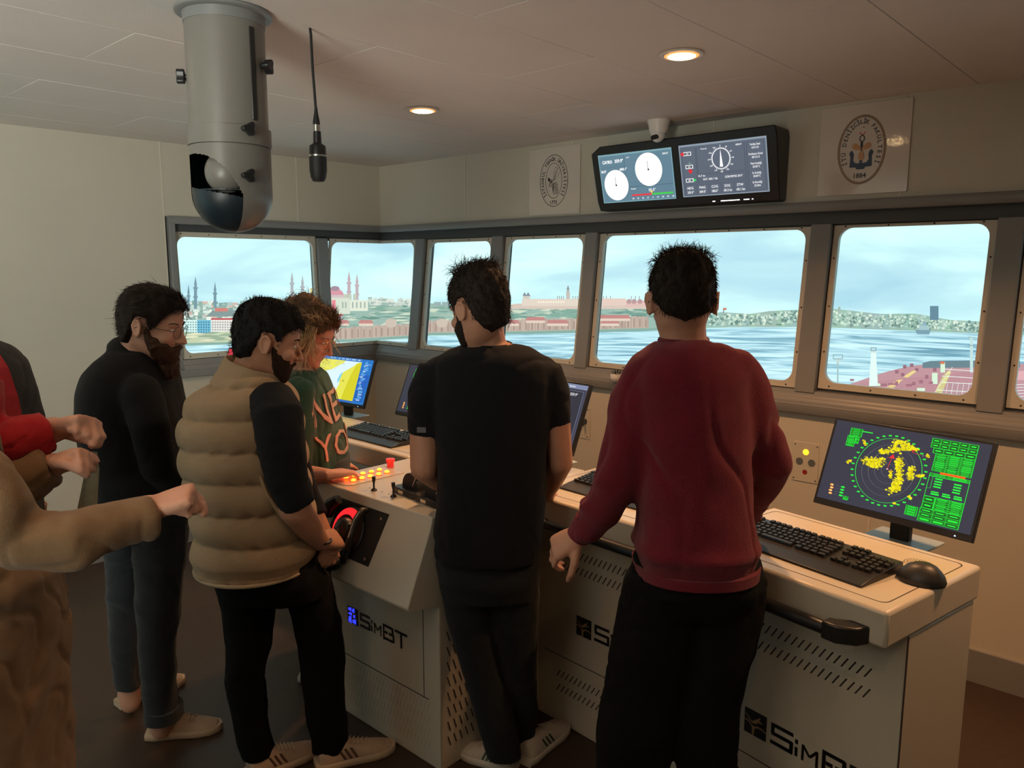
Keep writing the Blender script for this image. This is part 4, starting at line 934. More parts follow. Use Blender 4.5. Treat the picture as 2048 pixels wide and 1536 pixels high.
ms.lathe([(.047, 0), (.049, .006), (.045, .017), (.038, .026), (.029, .035), (.017, .041), (.0005, .043)], 40)
ms.v = [(x * 1.22, y * .95, z * 1.22 * (1 + .10 * x / .05)) for x, y, z in ms.v]
obj('body', ms, mat('rubbery_black', (.022, .022, .022), .42), T, smooth=60)
mc = on_top(1795, 1148); q = mc - mp2; ci, si = math.cos(CT(40)), math.sin(CT(40))
obj('cable', MB().tube([(-.04, 0, .012), (-.07, .012, .006), (-.105, .03, .003)], .002, 6), M_BLACK, T, smooth=60)

# ================================================================== MONITORS
def monitor(label, centre, yaw, tilt, w, h, draw, plate=True, material=None, neck=True, pd=.11):
    T = thing('monitor', label, 'monitor', (centre.x, centre.y, centre.z - h / 2 - .07), -yaw, 'desk monitors on the consoles')
    Mx = Matrix.Translation((0, 0, h / 2 + .07)) @ Matrix.Rotation(-tilt, 4, 'X')
    b = MB(); b.M = Mx; b.box(-w / 2, w / 2, .0, .018, -h / 2, h / 2); obj('bezel', b, M_BLACK, T, bevel=.002)
    b = MB(); b.M = Mx; b.box(-w * .3, w * .3, .018, .045, -h * .35, h * .3); obj('rear_shell', b, M_BLACKM, T, bevel=.008)
    ch = .020; e = .009
    p = Pic(lambda x, y, l: tuple(Mx @ Vector((-w / 2 + e + x * (w - 2 * e), -.0006 - l * .0003, -h / 2 + ch + y * (h - ch - e)))))
    draw(p, (w - 2 * e) / (h - ch - e)); p.build('screen', material or M_DISP, T)
    l = MB(); l.M = Mx; l.box(w * .40, w * .408, -.0008, .001, -h / 2 + .006, -h / 2 + .009); obj('power_light', l, mat('blue_white_led', (1, 1, 1), .4, emis=(.3, .5, 1), estr=3), T)
    if neck:
        b = MB(); b.tube([(0, .055, .0), (0, .05, h / 2 + .05)], .018, 4); b2 = MB(); b2.M = Matrix.Identity(4); b2.box(-.030, .030, .035, .062, .0, h * .5 + .04); obj('neck', b2, M_BLACKM, T, bevel=.003)
        b3 = MB().box(-.10, .10, -pd, .13, -.008, .0); obj('stand_plate', b3, mat('pale_steel_plate', (.45, .50, .48), .35), T, bevel=.003)
    return T
CAMV = Vector((0, 0, CAMZ))
def scl(x, y, z, k=.907): return CAMV + (Vector((x, y, z)) - CAMV) * k
GR = srgb(30, 235, 60); GD = srgb(16, 150, 40); BG = srgb(46, 50, 66); YE = srgb(240, 226, 20)
def draw_radar(p, ar):
    r = random.Random(7)
    p.rect(0, 0, 1, 1, BG, 0); X = lambda x: x; cx, cy, ry = .43, .50, .385; rx = ry / ar
    p.ring(cx, cy, rx, .0035, GR, 2, ry=ry, n=72)
    for k in (.2, .4, .6, .8): p.ring(cx + .0, cy - .0, rx * k, .0016, srgb(120, 124, 136), 1, ry=ry * k, n=60)
    for i in range(36):
        a = 2 * PI * i / 36; x, y = cx + rx * 1.10 * math.cos(a), cy + ry * 1.085 * math.sin(a); p.poly([(x - .011, y - .008), (x + .009, y - .008), (x + .011, y + .008), (x - .009, y + .008)], GR, 2)
    def blob(pts, n=40, s=.012):
        for _ in range(int(n * 1.7)):
            i = r.randrange(len(pts) - 1); t_ = r.random(); x = pts[i][0] + (pts[i + 1][0] - pts[i][0]) * t_ + r.gauss(0, s); y = pts[i][1] + (pts[i + 1][1] - pts[i][1]) * t_ + r.gauss(0, s * 1.4)
            q = r.uniform(.003, .010); p.poly([(x + q * math.cos(a + r.random() * .6), y + q * 1.3 * math.sin(a + r.random() * .5)) for a in (0, 1.05, 2.1, 3.14, 4.2, 5.2)], r.choice([YE, YE, YE, srgb(200, 180, 20), srgb(150, 140, 24)]), 3)
    blob([(.42, .82), (.47, .86), (.53, .82), (.45, .76)], 90, .014); blob([(.53, .82), (.58, .80)], 20, .006); blob([(.35, .70), (.40, .73), (.46, .77)], 90, .010); blob([(.46, .77), (.57, .80)], 30, .004)
    blob([(.27, .55), (.33, .58), (.38, .60)], 110, .016); blob([(.30, .52), (.37, .53)], 40, .010)
    blob([(.485, .66), (.49, .60), (.50, .52), (.52, .44)], 130, .012); blob([(.51, .42), (.51, .33), (.49, .27)], 90, .013); blob([(.53, .30), (.50, .36)], 40, .012)
    blob([(.58, .60), (.575, .52), (.58, .46)], 60, .010); blob([(.145, .50), (.17, .53)], 14, .004); blob([(.62, .50), (.66, .53)], 14, .006); blob([(.22, .80), (.245, .74)], 14, .004); blob([(.60, .26), (.62, .24)], 8, .004); blob([(.645, .77), (.66, .74)], 8, .003); blob([(.52, .15), (.53, .14)], 5, .003); blob([(.45, .50), (.46, .42)], 20, .004)
    RD = srgb(230, 40, 50)
    p.line([(.425, .52), (.44, .70)], .003, RD, 5); p.line([(.41, .65), (.47, .655)], .004, RD, 5); p.poly([(.42, .655), (.44, .70), (.455, .65)], RD, 5); p.line([(.545, .79), (.56, .76), (.61, .75)], .004, RD, 5); p.disc(.56, .785, .008, RD, 5, n=8)
    p.disc(.425, .515, .006, srgb(255, 230, 240), 6, n=10); p.line([(.43, .515), (.46, .49)], .003, RD, 5); p.disc(.625, .745, .003, WT, 6, n=8)
    def grid(x0, y0, x1, y1, nx, ny, fill=.5):
        p.rect(x0, y0, x1, y1, srgb(14, 120, 34), 1); p.frame(x0, y0, x1, y1, .003, GR, 3)
        for i in range(1, nx): xx = x0 + (x1 - x0) * i / nx; p.rect(xx - .001, y0, xx + .001, y1, GR, 3)
        for j in range(1, ny): yy = y0 + (y1 - y0) * j / ny; p.rect(x0, yy - .0015, x1, yy + .0015, GR, 3)
        for i in range(nx):
            for j in range(ny):
                xa = x0 + (x1 - x0) * (i + .16) / nx; xb = x0 + (x1 - x0) * (i + .84) / nx; ya = y0 + (y1 - y0) * (j + .2) / ny; yb = y0 + (y1 - y0) * (j + .8) / ny
                if r.random() < fill: p.rect(xa, ya, xb, yb, srgb(14, 40, 26), 4); p.rect(xa + .004, ya + (yb - ya) * .28, xb - .004, yb - (yb - ya) * .28, GR, 5)
                else: p.rect(xa, ya + (yb - ya) * .2, xb, yb - (yb - ya) * .2, GR, 4)
    grid(.115, .83, .20, .93, 1, 4, .7); grid(.105, .70, .165, .83, 1, 7, .2); grid(.165, .745, .19, .83, 1, 4, .3); p.rect(.20, .90, .27, .912, GR, 3)
    grid(.655, .86, .93, .97, 5, 2, .95); grid(.675, .80, .93, .86, 4, 1, .8); grid(.695, .60, .93, .80, 3, 9, .35); p.rect(.75, .575, .90, .60, srgb(236, 90, 20), 6); grid(.69, .54, .93, .575, 2, 2, .3)
    p.frame(.69, .31, .93, .54, .003, GR, 3); p.frame(.69, .40, .715, .54, .002, GR, 3)
    for j in range(4): p.rect(.73, .42 + j * .03, .775, .436 + j * .03, GR, 4); p.rect(.845, .40 + j * .03, .89, .416 + j * .03, GR, 4)
    for k in range(3): p.rect(.725 + k * .068, .335, .775 + k * .068, .352, GR, 4); p.rect(.725 + k * .068, .36, .77 + k * .068, .374, GR, 4)
    grid(.69, .17, .76, .31, 1, 2, .9); grid(.76, .17, .93, .31, 2, 6, .25); grid(.685, .02, .93, .17, 3, 3, .75); grid(.60, .05, .675, .16, 1, 4, .1)
    for j in range(4):
        y = .19 - j * .035; p.disc(.085 + .004 * (j % 2), y, .014, srgb(250, 160, 60), 3, ry=.013, n=12); p.disc(.088, y, .007, srgb(255, 220, 160), 4, ry=.008, n=10); p.rect(.115, y - .002, .14, y + .002, srgb(90, 96, 120), 3); p.disc(.165, y, .015, GR, 3, ry=.011, n=10)
    grid(.185, .045, .22, .09, 1, 2, .4)
def draw_chart(p, ar):
    BL = srgb(30, 120, 200); p.rect(0, 0, 1, 1, BL, 0); r = random.Random(5)
    p.rect(.0, .05, .80, .93, srgb(214, 236, 246), 1)
    YL_ = srgb(226, 222, 60)
    p.poly([(.0, .93), (.50, .93), (.46, .86), (.38, .80), (.28, .70), (.18, .66), (.08, .56), (.0, .52)], srgb(226, 224, 90), 2)
    p.poly([(.80, .93), (.72, .90), (.66, .82), (.58, .74), (.50, .66), (.46, .52), (.48, .38), (.44, .22), (.42, .05), (.80, .05)], srgb(222, 220, 80), 2); p.poly([(.80, .93), (.72, .88), (.66, .66), (.62, .40), (.58, .05), (.80, .05)], srgb(206, 200, 30), 3)
    p.poly([(.46, .62), (.50, .66), (.46, .44), (.44, .40), (.43, .50)], srgb(120, 200, 230), 3); p.disc(.54, .47, .02, srgb(190, 180, 40), 4, ry=.03, n=12)
    for _ in range(26):
        x, y = r.uniform(.05, .5), r.uniform(.1, .9); p.line([(x, y), (x + r.uniform(-.06, .06), y + r.uniform(-.08, .08)), (x + r.uniform(-.1, .1), y + r.uniform(-.12, .12))], .003, srgb(150, 170, 170), 4)
    p.rect(.80, .0, 1, 1, srgb(24, 110, 190), 2); p.rect(0, .93, .80, 1, srgb(60, 120, 190), 2); p.rect(0, 0, .8, .05, srgb(36, 100, 180), 2); p.rect(.805, .34, .99, .66, srgb(20, 90, 180), 3)
    for i in range(22): x = r.uniform(.01, .76); p.rect(x, .955, x + .02, .98, srgb(170, 200, 230), 3)
    for i in range(34): y = .08 + .026 * i; x = r.uniform(.82, .88); p.rect(x, y, x + r.uniform(.03, .10), y + .012, srgb(120, 190, 240) if i % 5 else srgb(230, 240, 250), 4)
    for i in range(7): p.rect(.815, .06 + .038 * i, .975, .09 + .038 * i, srgb(14, 84, 170), 3)
def draw_conning(p, ar):
    p.rect(0, 0, 1, 1, srgb(62, 66, 86), 0); p.rect(0, .93, 1, 1, srgb(120, 130, 160), 1); p.rect(.02, .04, .98, .92, srgb(40, 44, 58), 1)
    p.frame(.70, .05, .97, .90, .004, srgb(130, 140, 170), 2); p.disc(.58, .72, .12, (1, 1, 1), 3, ry=.2); p.text('Ayarlar', .82, .965, .03, WT, 3, sx=.6)
    p.text('359.9°', .86, .84, .045, WT, 3, sx=.6); p.text('000.0°', .86, .45, .04, WT, 3, sx=.6); p.rect(.88, .06, .94, .10, srgb(240, 220, 60), 4); p.disc(.30, .5, .14, (1, 1, 1), 3, ry=.24); p.frame(.04, .1, .5, .9, .004, srgb(130, 140, 170), 2)
def draw_red(p, ar):
    p.rect(0, 0, 1, 1, srgb(214, 206, 190), 0); p.rect(0, .86, 1, 1, srgb(196, 40, 60), 1); r = random.Random(2)
    for i in range(14): p.rect(.04, .80 - .05 * i, r.uniform(.3, .9), .815 - .05 * i, srgb(120, 110, 130), 1)
c_ = scl(1.31124, 2.56120, 1.03308); monitor('large monitor with the green and yellow radar picture on the right console', c_, CT(52.37), CT(21.76), .49, .295, draw_radar)
c_ = scl(-1.11959, 5.03556, .99718); monitor('monitor with the yellow and blue sea chart beside the woman in green', c_, CT(37.6), CT(20.6), .49, .295, draw_chart, pd=.27)
c_ = scl(-.45612, 4.46632, 1.00461); monitor('radar monitor half hidden behind the left sleeve of the black shirt', c_, CT(39.8), CT(24.1), .49, .295, draw_radar, pd=.27)
a_ = at(1172, 773, 3.06); b_ = at(1152, 908, 2.98)
yw = CT(50); mid_ = (a_ + b_) / 2 - Vector((math.cos(yw), -math.sin(yw), 0)) * .245; monitor('conning monitor mostly hidden behind the right arm of the black shirt', mid_, yw, CT(21), .49, .295, draw_conning)
a_ = at(441, 695, 4.2); ywr = CT(40); mid_ = a_ + Vector((math.cos(ywr), -math.sin(ywr), 0)) * .245 - Vector((0, 0, .14)); monitor('monitor with a red title bar behind the man in the padded vest', mid_, ywr, CT(20), .49, .295, draw_red, pd=.30)
# ================================================================== PEOPLE
def V(*a): return Vector(a)
def vox(mb, name, size, smooth=4, fn=None, fac=.5):
    me = mb.mesh('tmp'); o = bpy.data.objects.new('tmp', me); COL.objects.link(o)
    r = o.modifiers.new('r', 'REMESH'); r.mode = 'VOXEL'; r.voxel_size = size; r.use_smooth_shade = True
    if smooth: s = o.modifiers.new('s', 'SMOOTH'); s.iterations = smooth; s.factor = fac
    bpy.context.view_layer.update()
    m2 = bpy.data.meshes.new_from_object(o.evaluated_get(bpy.context.evaluated_depsgraph_get()))
    bpy.data.objects.remove(o); bpy.data.meshes.remove(me); m2.name = name
    if fn:
        n = len(m2.vertices); co = np.empty(n * 3); m2.vertices.foreach_get('co', co); co = co.reshape(-1, 3)
        no = np.empty(n * 3); m2.vertex_normals.foreach_get('vector', no); no = no.reshape(-1, 3)
        m2.vertices.foreach_set('co', fn(co, no).astype(np.float32).ravel()); m2.update()
    m2.polygons.foreach_set('use_smooth', [True] * len(m2.polygons)); return m2
def wob(co, s, seed=0, stretch=(1, 1, 1)):
    """smooth pseudo noise in -1..1"""
    x, y, z = [co[:, i] * s * stretch[i] + seed * (1.7 + i) for i in range(3)]
    a = np.sin(x + 1.3 * np.sin(y * .9 + .7 * z)) + np.sin(1.7 * y + 1.1 * np.sin(1.3 * z + x)) + np.sin(1.3 * z - .8 * x + 1.2 * np.sin(1.1 * y)); return a / 3
def folds(amp, s, seed=0, stretch=(1, 1, 1), amp2=None):
    """soft rolls plus a net of narrower creases"""
    def fn(co, no):
        n = wob(co, s, seed, stretch); m = .5 + .5 * wob(co, s * .45, seed + 3); m2 = np.clip(.45 + .8 * wob(co, s * .6, seed + 9), 0, 1)
        roll = np.exp(-(n / .30) ** 2) * m; q = wob(co, s * 1.9, seed + 5, (stretch[0], stretch[1], stretch[2] * 1.4)); crease = np.exp(-(q / .13) ** 2) * m2
        d = amp * (roll - .35) - amp * .55 * crease + (amp2 or amp * .15) * wob(co, s * 4, seed + 7); return co + no * d[:, None]
    return fn
def erings(mb, rings, n=28, p=2.3):
    """rings: (centre, side vec, front vec, rx, ry)"""
    R = []
    for c, sd, fr, rx, ry in rings:
        g = []
        for i in range(n):
            a = 2 * PI * i / n; ca, sa = math.cos(a), math.sin(a)
            g.append(tuple(c + sd * (rx * math.copysign(abs(ca) ** (2 / p), ca)) + fr * (ry * math.copysign(abs(sa) ** (2 / p), sa))))
        R.append(g)
    return mb.rings(R)
def sil(rows, grow=0.0, X=V(1, 0, 0), dx=0):
    """rows (px0, px1, py, Y, depth half) -> rings whose outline spans px0..px1 in the photo"""
    out = []
    for px0, px1, py, Y, dep in rows:
        c = at((px0 + px1) / 2, py, Y); rx = (px1 - px0) / 2 * Y / FPX * .985
        out.append((c, X, V(0, 1, 0), max(.01, rx + grow), max(.01, dep + grow)))
    return out
def limb(mb, pts, rads, n=14):
    mb.tube(pts, rads, n)
    for p, r in zip(pts, rads): mb.ell(p, (r, r, r), 12, 8)
def hand(mb, w, d, pn, thumb, L=.185, curl=(20, 30, 20), tcurl=20, spread=4, fist=False):
    """w wrist, d direction to the fingers, pn palm normal, thumb +1/-1 chooses the side"""
    d = d.normalized(); pn = (pn - d * pn.dot(d)).normalized(); sd = d.cross(pn).normalized() * thumb; k = L / .185
    def ring(t_, hw, ht, off=0): return (w + d * t_ * k + pn * off * k, sd, pn, hw * k, ht * k)
    erings(mb, [ring(-.02, .026, .020), ring(.01, .029, .019), ring(.04, .037, .017), ring(.07, .041, .015), ring(.092, .040, .012)], 18, 2.8)
    fl_ = [.072, .080, .074, .058]; ra = [.0092, .0095, .0090, .0080]
    for i in range(4):
        off = (.030 - .020 * i); base = w + d * (.088 - .004 * abs(i - 1)) * k + sd * off * k
        a = 0; p = base; pts = [w + d * .05 * k + sd * off * .9 * k, p]; dd = (d + sd * math.tan(math.radians(spread)) * (1.2 - .8 * i)).normalized()
        for j, fr_ in enumerate((.45, .30, .25)):
            a += math.radians(curl[j]) * (1 + .08 * i); v = dd * math.cos(a) + pn * math.sin(a); p = p + v * fl_[i] * fr_ * k; pts.append(p)
        limb(mb, pts, [ra[i] * k] * 3 + [ra[i] * .92 * k, ra[i] * .8 * k], 10)
    if fist:
        q = lambda a_, b_, c_: w + (d * a_ + sd * b_ + pn * c_) * k
        limb(mb, [q(.012, .018, .004), q(.030, .036, .014), q(.066, .040, .030), q(.088, .024, .046), q(.090, .004, .052)], [.014 * k, .0145 * k, .0125 * k, .0112 * k, .0095 * k], 10); return
    b = w + d * .022 * k + sd * .026 * k + pn * .008 * k; v = (sd * .72 + d * .62 + pn * .30).normalized(); p = b; pts = [w + d * .01 * k, b]; a = 0
    for j, ln in enumerate((.042, .034, .028)):
        ax_ = (-sd * .8 + pn * .4 + d * .3).normalized(); a = math.radians(tcurl) * j; vv = (v * math.cos(a) + ax_ * math.sin(a)).normalized(); p = p + vv * ln * k; pts.append(p)
    limb(mb, pts, [.014 * k, .014 * k, .0125 * k, .0108 * k, .0092 * k], 10)
def head_frame(c, f, roll=0, up=None):
    f = f.normalized(); u = up or V(0, 0, 1); x = f.cross(u).normalized(); z = x.cross(f).normalized()
    if roll: R_ = Matrix.Rotation(roll, 3, f); x = R_ @ x; z = R_ @ z
    return Matrix(((x.x, f.x, z.x, c.x), (x.y, f.y, z.y, c.y), (x.z, f.z, z.z, c.z), (0, 0, 0, 1)))
FACE = [(.06, .0, .071, .092), (.03, .002, .073, .0935), (.0, .001, .072, .0905), (-.03, .006, .068, .084), (-.06, .016, .060, .0745), (-.085, .028, .050, .062), (-.105, .043, .035, .046), (-.116, .053, .020, .030)]
def add_head(mb, H, k=1.0, nose=1.0, jaw=1.0):
    o = mb.M; mb.M = H @ Matrix.Scale(k, 4)
    mb.ell((0, -.008, .035), (.0755, .099, .082), 28, 18)
    erings(mb, [(V(0, y, z), V(1, 0, 0), V(0, 1, 0), rx * (jaw if z < -.03 else 1), ry) for z, y, rx, ry in FACE], 28, 2.15)
    mb.tube([(0, .086, .018), (0, .096, .0), (0, .108, -.022), (0, .1125 * (1 + .02 * nose), -.034), (0, .100, -.042)], [.006, .0075, .009, .0115, .006], 10)
    for s in (-1, 1):
        mb.ell((s * .0115, .098, -.037), (.0075, .009, .007), 10, 8)
        mb.ell((s * .030, .077, .020), (.024, .015, .0075), 14, 8); mb.ell((s * .038, .062, -.028), (.026, .026, .022), 14, 10)
        mb.ell((s * .031, .074, .001), (.0155, .0125, .0115), 14, 10)
        E_ = Matrix.Rotation(s * .35, 4, 'Z')
        mb2 = mb.M; mb.M = mb.M @ Matrix.Translation((s * .075, -.008, -.006)) @ Matrix.Rotation(-s * .38, 4, 'Z') @ Matrix.Rotation(-.18, 4, 'X')
        mb.tube([(s * .006, .012, -.026), (s * .008, .014, -.008), (s * .011, .012, .014), (s * .013, -.002, .026), (s * .014, -.016, .020), (s * .013, -.019, .002), (s * .010, -.010, -.018), (s * .007, .002, -.030), (s * .006, .010, -.028)], .0045, 8)
        mb.ell((s * .005, -.002, -.004), (.004, .016, .024), 12, 8); mb.ell((s * .007, .009, -.002), (.005, .005, .007), 8, 6); mb.M = mb2
    mb.ell((0, .088, -.058), (.023, .009, .0055), 14, 8); mb.ell((0, .086, -.0685), (.020, .009, .0065), 14, 8); mb.ell((0, .076, -.100), (.020, .018, .015), 12, 8)
    mb.M = o
def beard_line(th): return interp([(0, -.047), (.30, -.046), (.55, -.044), (.85, -.034), (1.15, -.020), (1.32, .0), (1.5, .008), (PI, -.2)], th)
def beard(mb, grow, chin, upto=.012, n=44, line=beard_line):
    """a mask over the jaw; where nothing grows it is pulled inside the head"""
    rows = []; tab = sorted([(z, y, rx, ry) for z, y, rx, ry in FACE] + [(-.098, .036, .042, .053), (-.07, .020, .057, .071), (-.045, .010, .0645, .0795), (-.015, .003, .071, .088), (.012, .001, .073, .091)], reverse=True)
    rows = [(z, y, rx, ry, grow) for z, y, rx, ry in tab if z <= upto] + chin; R = []
    for z, y, rx, ry, g_ in rows:
        g = []
        for i in range(n):
            a = 2 * PI * i / n; th = abs((a + PI) % (2 * PI) - PI); w_ = smooth01((1.62 - th) / .25 + .5) * smooth01((line(th) - z) / .010 + .5); q = .38 + .62 * w_
            ck = .008 * math.exp(-((th - .60) / .35) ** 2 - ((z + .045) / .02) ** 2)
            g.append(((rx + g_ + ck) * math.sin(a) * q, y * (1 if w_ > .1 else .6) + (ry + g_ + ck) * math.cos(a) * q, z))
        R.append(g)
    mb.rings(R)
    for s_ in (-1, 1): mb.tube([(0, .1005, -.052), (s_ * .013, .0995, -.053), (s_ * .026, .086, -.060), (s_ * .030, .078, -.072)], [.0045, .0055, .006, .006], 8)
def face_fn(H, k=1.0):
    Hi = np.array((H @ Matrix.Scale(k, 4)).inverted()); Hn = np.array(H.to_3x3())
    def fn(co, no):
        l = co @ Hi[:3, :3].T + Hi[:3, 3]; d = np.zeros(len(co))
        for s in (-1, 1):
            q = ((l[:, 0] - s * .032) / .014) ** 2 + ((l[:, 2] - .003) / .008) ** 2
            d -= .0035 * np.exp(-q) * (l[:, 1] > .04)
            q = ((l[:, 0] - s * .014) / .007) ** 2 + ((l[:, 2] - .008) / .016) ** 2; d -= .003 * np.exp(-q) * (l[:, 1] > .05)
        d -= .003 * np.exp(-((l[:, 2] + .0635) / .0022) ** 2 - (l[:, 0] / .022) ** 2) * (l[:, 1] > .05)
        d -= .003 * np.exp(-((l[:, 2] + .084) / .006) ** 2 - (l[:, 0] / .024) ** 2) * (l[:, 1] > .05)
        return co + (Hn[:, 1][None, :] * d[:, None]) * k
    return fn
def smooth01(x): x = max(0, min(1, x)); return x * x * (3 - 2 * x)
def hairline_default(a):   # a: 0 front .. pi back -> lowest z of the hair
    T_ = [(0, .068), (.5, .060), (.85, .035), (1.15, .0), (1.32, -.012), (1.46, .026), (1.76, .026), (1.90, -.005), (2.05, -.040), (2.4, -.066), (PI, -.078)]
    return interp(T_, a)
def hair_cap(mb, H, k=1, line=hairline_default, thick=.010, top=.012, bump=.002, seed=1, n=72, m=44, z0=-.086, back=0):
    rows = []; r = random.Random(seed); z1 = .124 + top
    for j in range(m + 1):
        t_ = j / m; ring = []
        for i in range(n):
            a = 2 * PI * i / n; th = abs((a + PI) % (2 * PI) - PI)   # 0 front
            z = z0 + (.040 - z0) * (t_ / .55) if t_ < .55 else .040 + (z1 - .040) * math.sin((t_ - .55) / .45 * PI / 2)
            f_ = 1 - .10 * max(0, (.02 - z) / .12) ** 1.2 if t_ < .55 else max(.01, math.cos((t_ - .55) / .45 * PI / 2)) ** .92
            w_ = smooth01((z - line(th)) / .014 + .5)
            hl = bump * (math.sin(9 * a + 3 * math.sin(40 * z + seed)) + math.sin(17 * a - 55 * z + seed * 2) * .7 + math.sin(31 * a + 90 * z) * .4) * w_
            bk = 1 - .26 * smooth01((th - 1.3) / .9) * max(0, (.012 - z) / .10) ** 1.2
            rx = (.0755 * f_ + thick * (1 if t_ < .55 else f_ ** .5) + hl) * (.25 + .75 * w_); ry = (.101 * f_ * bk + thick * (1 if t_ < .55 else f_ ** .5) + hl) * (.30 + .70 * w_)
            ring.append((rx * math.sin(a), -.004 + ry * math.cos(a) - back * w_ * (1 if th > 1.6 else 0), z + hl * .6))
        rows.append(ring)
    o = mb.M; mb.M = H @ Matrix.Scale(k, 4); mb.rings(rows); mb.M = o
def strand(mb, H, k, p, d, L, curl=0, r=.0009, seg=5, rnd=random, n=3, droop=.0):
    M_ = H @ Matrix.Scale(k, 4); p = Vector(p); d = Vector(d).normalized(); pts = [M_ @ p]; ax = Vector((rnd.uniform(-1, 1), rnd.uniform(-1, 1), rnd.uniform(-1, 1))).normalized()
    for i in range(seg):
        d = (Matrix.Rotation(curl, 3, ax) @ d); d = (d + Vector((0, 0, -droop))).normalized(); p = p + d * L / seg; pts.append(M_ @ p)
    mb.tube([tuple(q) for q in pts], [r * (1 - .75 * i / seg) for i in range(seg + 1)], n)
def coat_strands(root, base, H, k, m, line, N, thick=.010, top=.012, L=(.010, .020), flow=(0, -.4, -.8), seed=1, r0=.0009):
    s = MB(); s.M = Matrix.Translation(-base); r = random.Random(seed)
    for i in range(N):
        a = r.uniform(-PI, PI); th = abs(a); z = r.uniform(line(th) + .002, .118) if r.random() < .75 else r.uniform(.05, .124 + top)
        if z <= .04: f_ = 1 - .10 * max(0, (.02 - z) / .12) ** 1.2; fk = 1
        else:
            f_ = max(.02, math.sqrt(max(0, 1 - ((z - .04) / (.084 + top)) ** 2))) ** .92; fk = f_ ** .5
        bk = 1 - .26 * smooth01((th - 1.3) / .9) * max(0, (.012 - z) / .10) ** 1.2
        rx = .0755 * f_ + thick * fk; ry = .101 * f_ * bk + thick * fk
        p = (rx * math.sin(a), -.004 + ry * math.cos(a), z); nrm = Vector((math.sin(a) * f_, math.cos(a) * f_, (z - .04) / .1 if z > .04 else 0)).normalized()
        fl = Vector(flow); fl = (fl - nrm * fl.dot(nrm)); fl = fl.normalized() if fl.length > .1 else Vector((r.uniform(-1, 1), r.uniform(-1, 1), 0)); dd = fl + nrm * r.uniform(.08, .38) + Vector((r.gauss(0, .25), r.gauss(0, .25), r.gauss(0, .2)))
        strand(s, H, k, p, dd, r.uniform(*L), r.uniform(.05, .25), r0, 3, r)
    o = obj('hair_texture', s, m, root); o['kind'] = 'stuff'; return o
def shoe(name, heel, toe, parent, base, mU, mS, w=.098, stripes=None, h=.075):
    d = (toe - heel); L = d.length; a = math.atan2(d.y, d.x)
    e = bpy.data.objects.new(name, None)
    M_ = Matrix.Translation(heel - base) @ Matrix.Rotation(a, 4, 'Z')
    prof = [(-.012, .030, .75), (.02, .040, .95), (.08, .038, .9), (.14, .042, .98), (.20, .048, 1.0), (.25, .043, .9), (.285, .026, .6)]; k = L / .285
    up = MB(); up.M = M_; R = []
    for x, hw, _ in prof:
        hh = interp([(-.02, .070), (.02, .085), (.07, .088), (.12, .080), (.17, .060), (.22, .046), (.26, .038), (.3, .026)], x)
        g = []
        for i in range(16):
            t_ = 2 * PI * i / 16; yy = hw * (w / .098) * math.cos(t_); zz = math.sin(t_); zz = (hh - .02) * zz if zz > 0 else zz * .006; g.append((x * k, yy, .022 + zz))
        R.append(g)
    up.rings(R); u_ = obj(name, up, mU, parent, smooth=60); s = u_.modifiers.new('s', 'SUBSURF'); s.levels = 1; s.render_levels = 1
    so = MB(); so.M = M_; R = []
    for z, g_ in ((0, .0), (.004, .003), (.020, .004), (.026, .0)):
        ring = [(x * k - (.006 if i == 0 else 0), (hw + g_) * w / .098, z) for i, (x, hw, _) in enumerate(prof)] + [(.30 * k, 0, z)] + [(x * k - (.006 if x < 0 else 0), -(hw + g_) * w / .098, z) for x, hw, _ in prof[::-1]]
        R.append(ring)
    so.rings(R); obj('sole', so, mS, u_, smooth=50)
    la = MB(); la.M = M_
    for i in range(5):
        x = .115 + .016 * i; z = interp([(.1, .086), (.17, .063), (.22, .048)], x) + .004; la.tube([(x * k, -.022, z - .010), (x * k, 0, z), ((x + .01) * k, .022, z - .010)], .0025, 6)
    obj('laces', la, mS, u_, smooth=60)
    if stripes:
        st = MB(); st.M = M_
        for i in range(3):
            for s_ in (-1, 1):
                x = .085 + .022 * i; hw = interp([(.08, .038), (.14, .042), (.2, .048)], x)
                st.add([(x * k, s_ * (hw + .0012), .030), ((x + .010) * k, s_ * (hw + .0012), .030), ((x - .012) * k, s_ * (hw * .78 + .001), .066), ((x - .022) * k, s_ * (hw * .78 + .001), .066)], [(0, 1, 2, 3)])
        obj('stripes', st, stripes, u_)
    return u_
def skin(name, col, **k): return mat(name, col, .55, spec=.35, noise=.12, nscale=25, bump=.12, bscale=180, **k)
def cloth(name, col, **k):
    a = dict(noise=.15, nscale=40, bump=.35, bscale=350, spec=.2, sheen=.15); a.update(k); return mat(name, col, .88, **a)
M_SK1 = skin('skin_warm', (.46, .23, .145)); M_SK2 = skin('skin_light', (.56, .30, .21)); M_SK3 = skin('skin_rosy', (.60, .30, .22))
M_HDK = mat('dark_brown_hair', (.018, .011, .008), .7, spec=.2, noise=.4, nscale=60); M_HBK = mat('black_hair', (.008, .007, .007), .7, spec=.2, noise=.4, nscale=60); M_HBR = mat('brown_hair', (.055, .028, .016), .7, spec=.2, noise=.4, nscale=60)
M_HBL = mat('fair_hair', (.50, .35, .20), .6, spec=.2, noise=.3, nscale=60); M_HWM = mat('light_brown_hair', (.135, .080, .046), .7, spec=.2, noise=.5, nscale=45)
M_EYE = mat('eye_white', (.6, .58, .55), .25); M_IRIS = mat('iris', (.03, .018, .01), .2); M_WIRE = mat('thin_metal_rim', (.10, .09, .08), .3, metal=.8); M_GOLD = mat('gold_rim', (.7, .42, .18), .25, metal=1)
def person(label, base): return thing('person', label, 'person', base)
def shift(me, base):
    me.transform(Matrix.Translation(-base)); return me
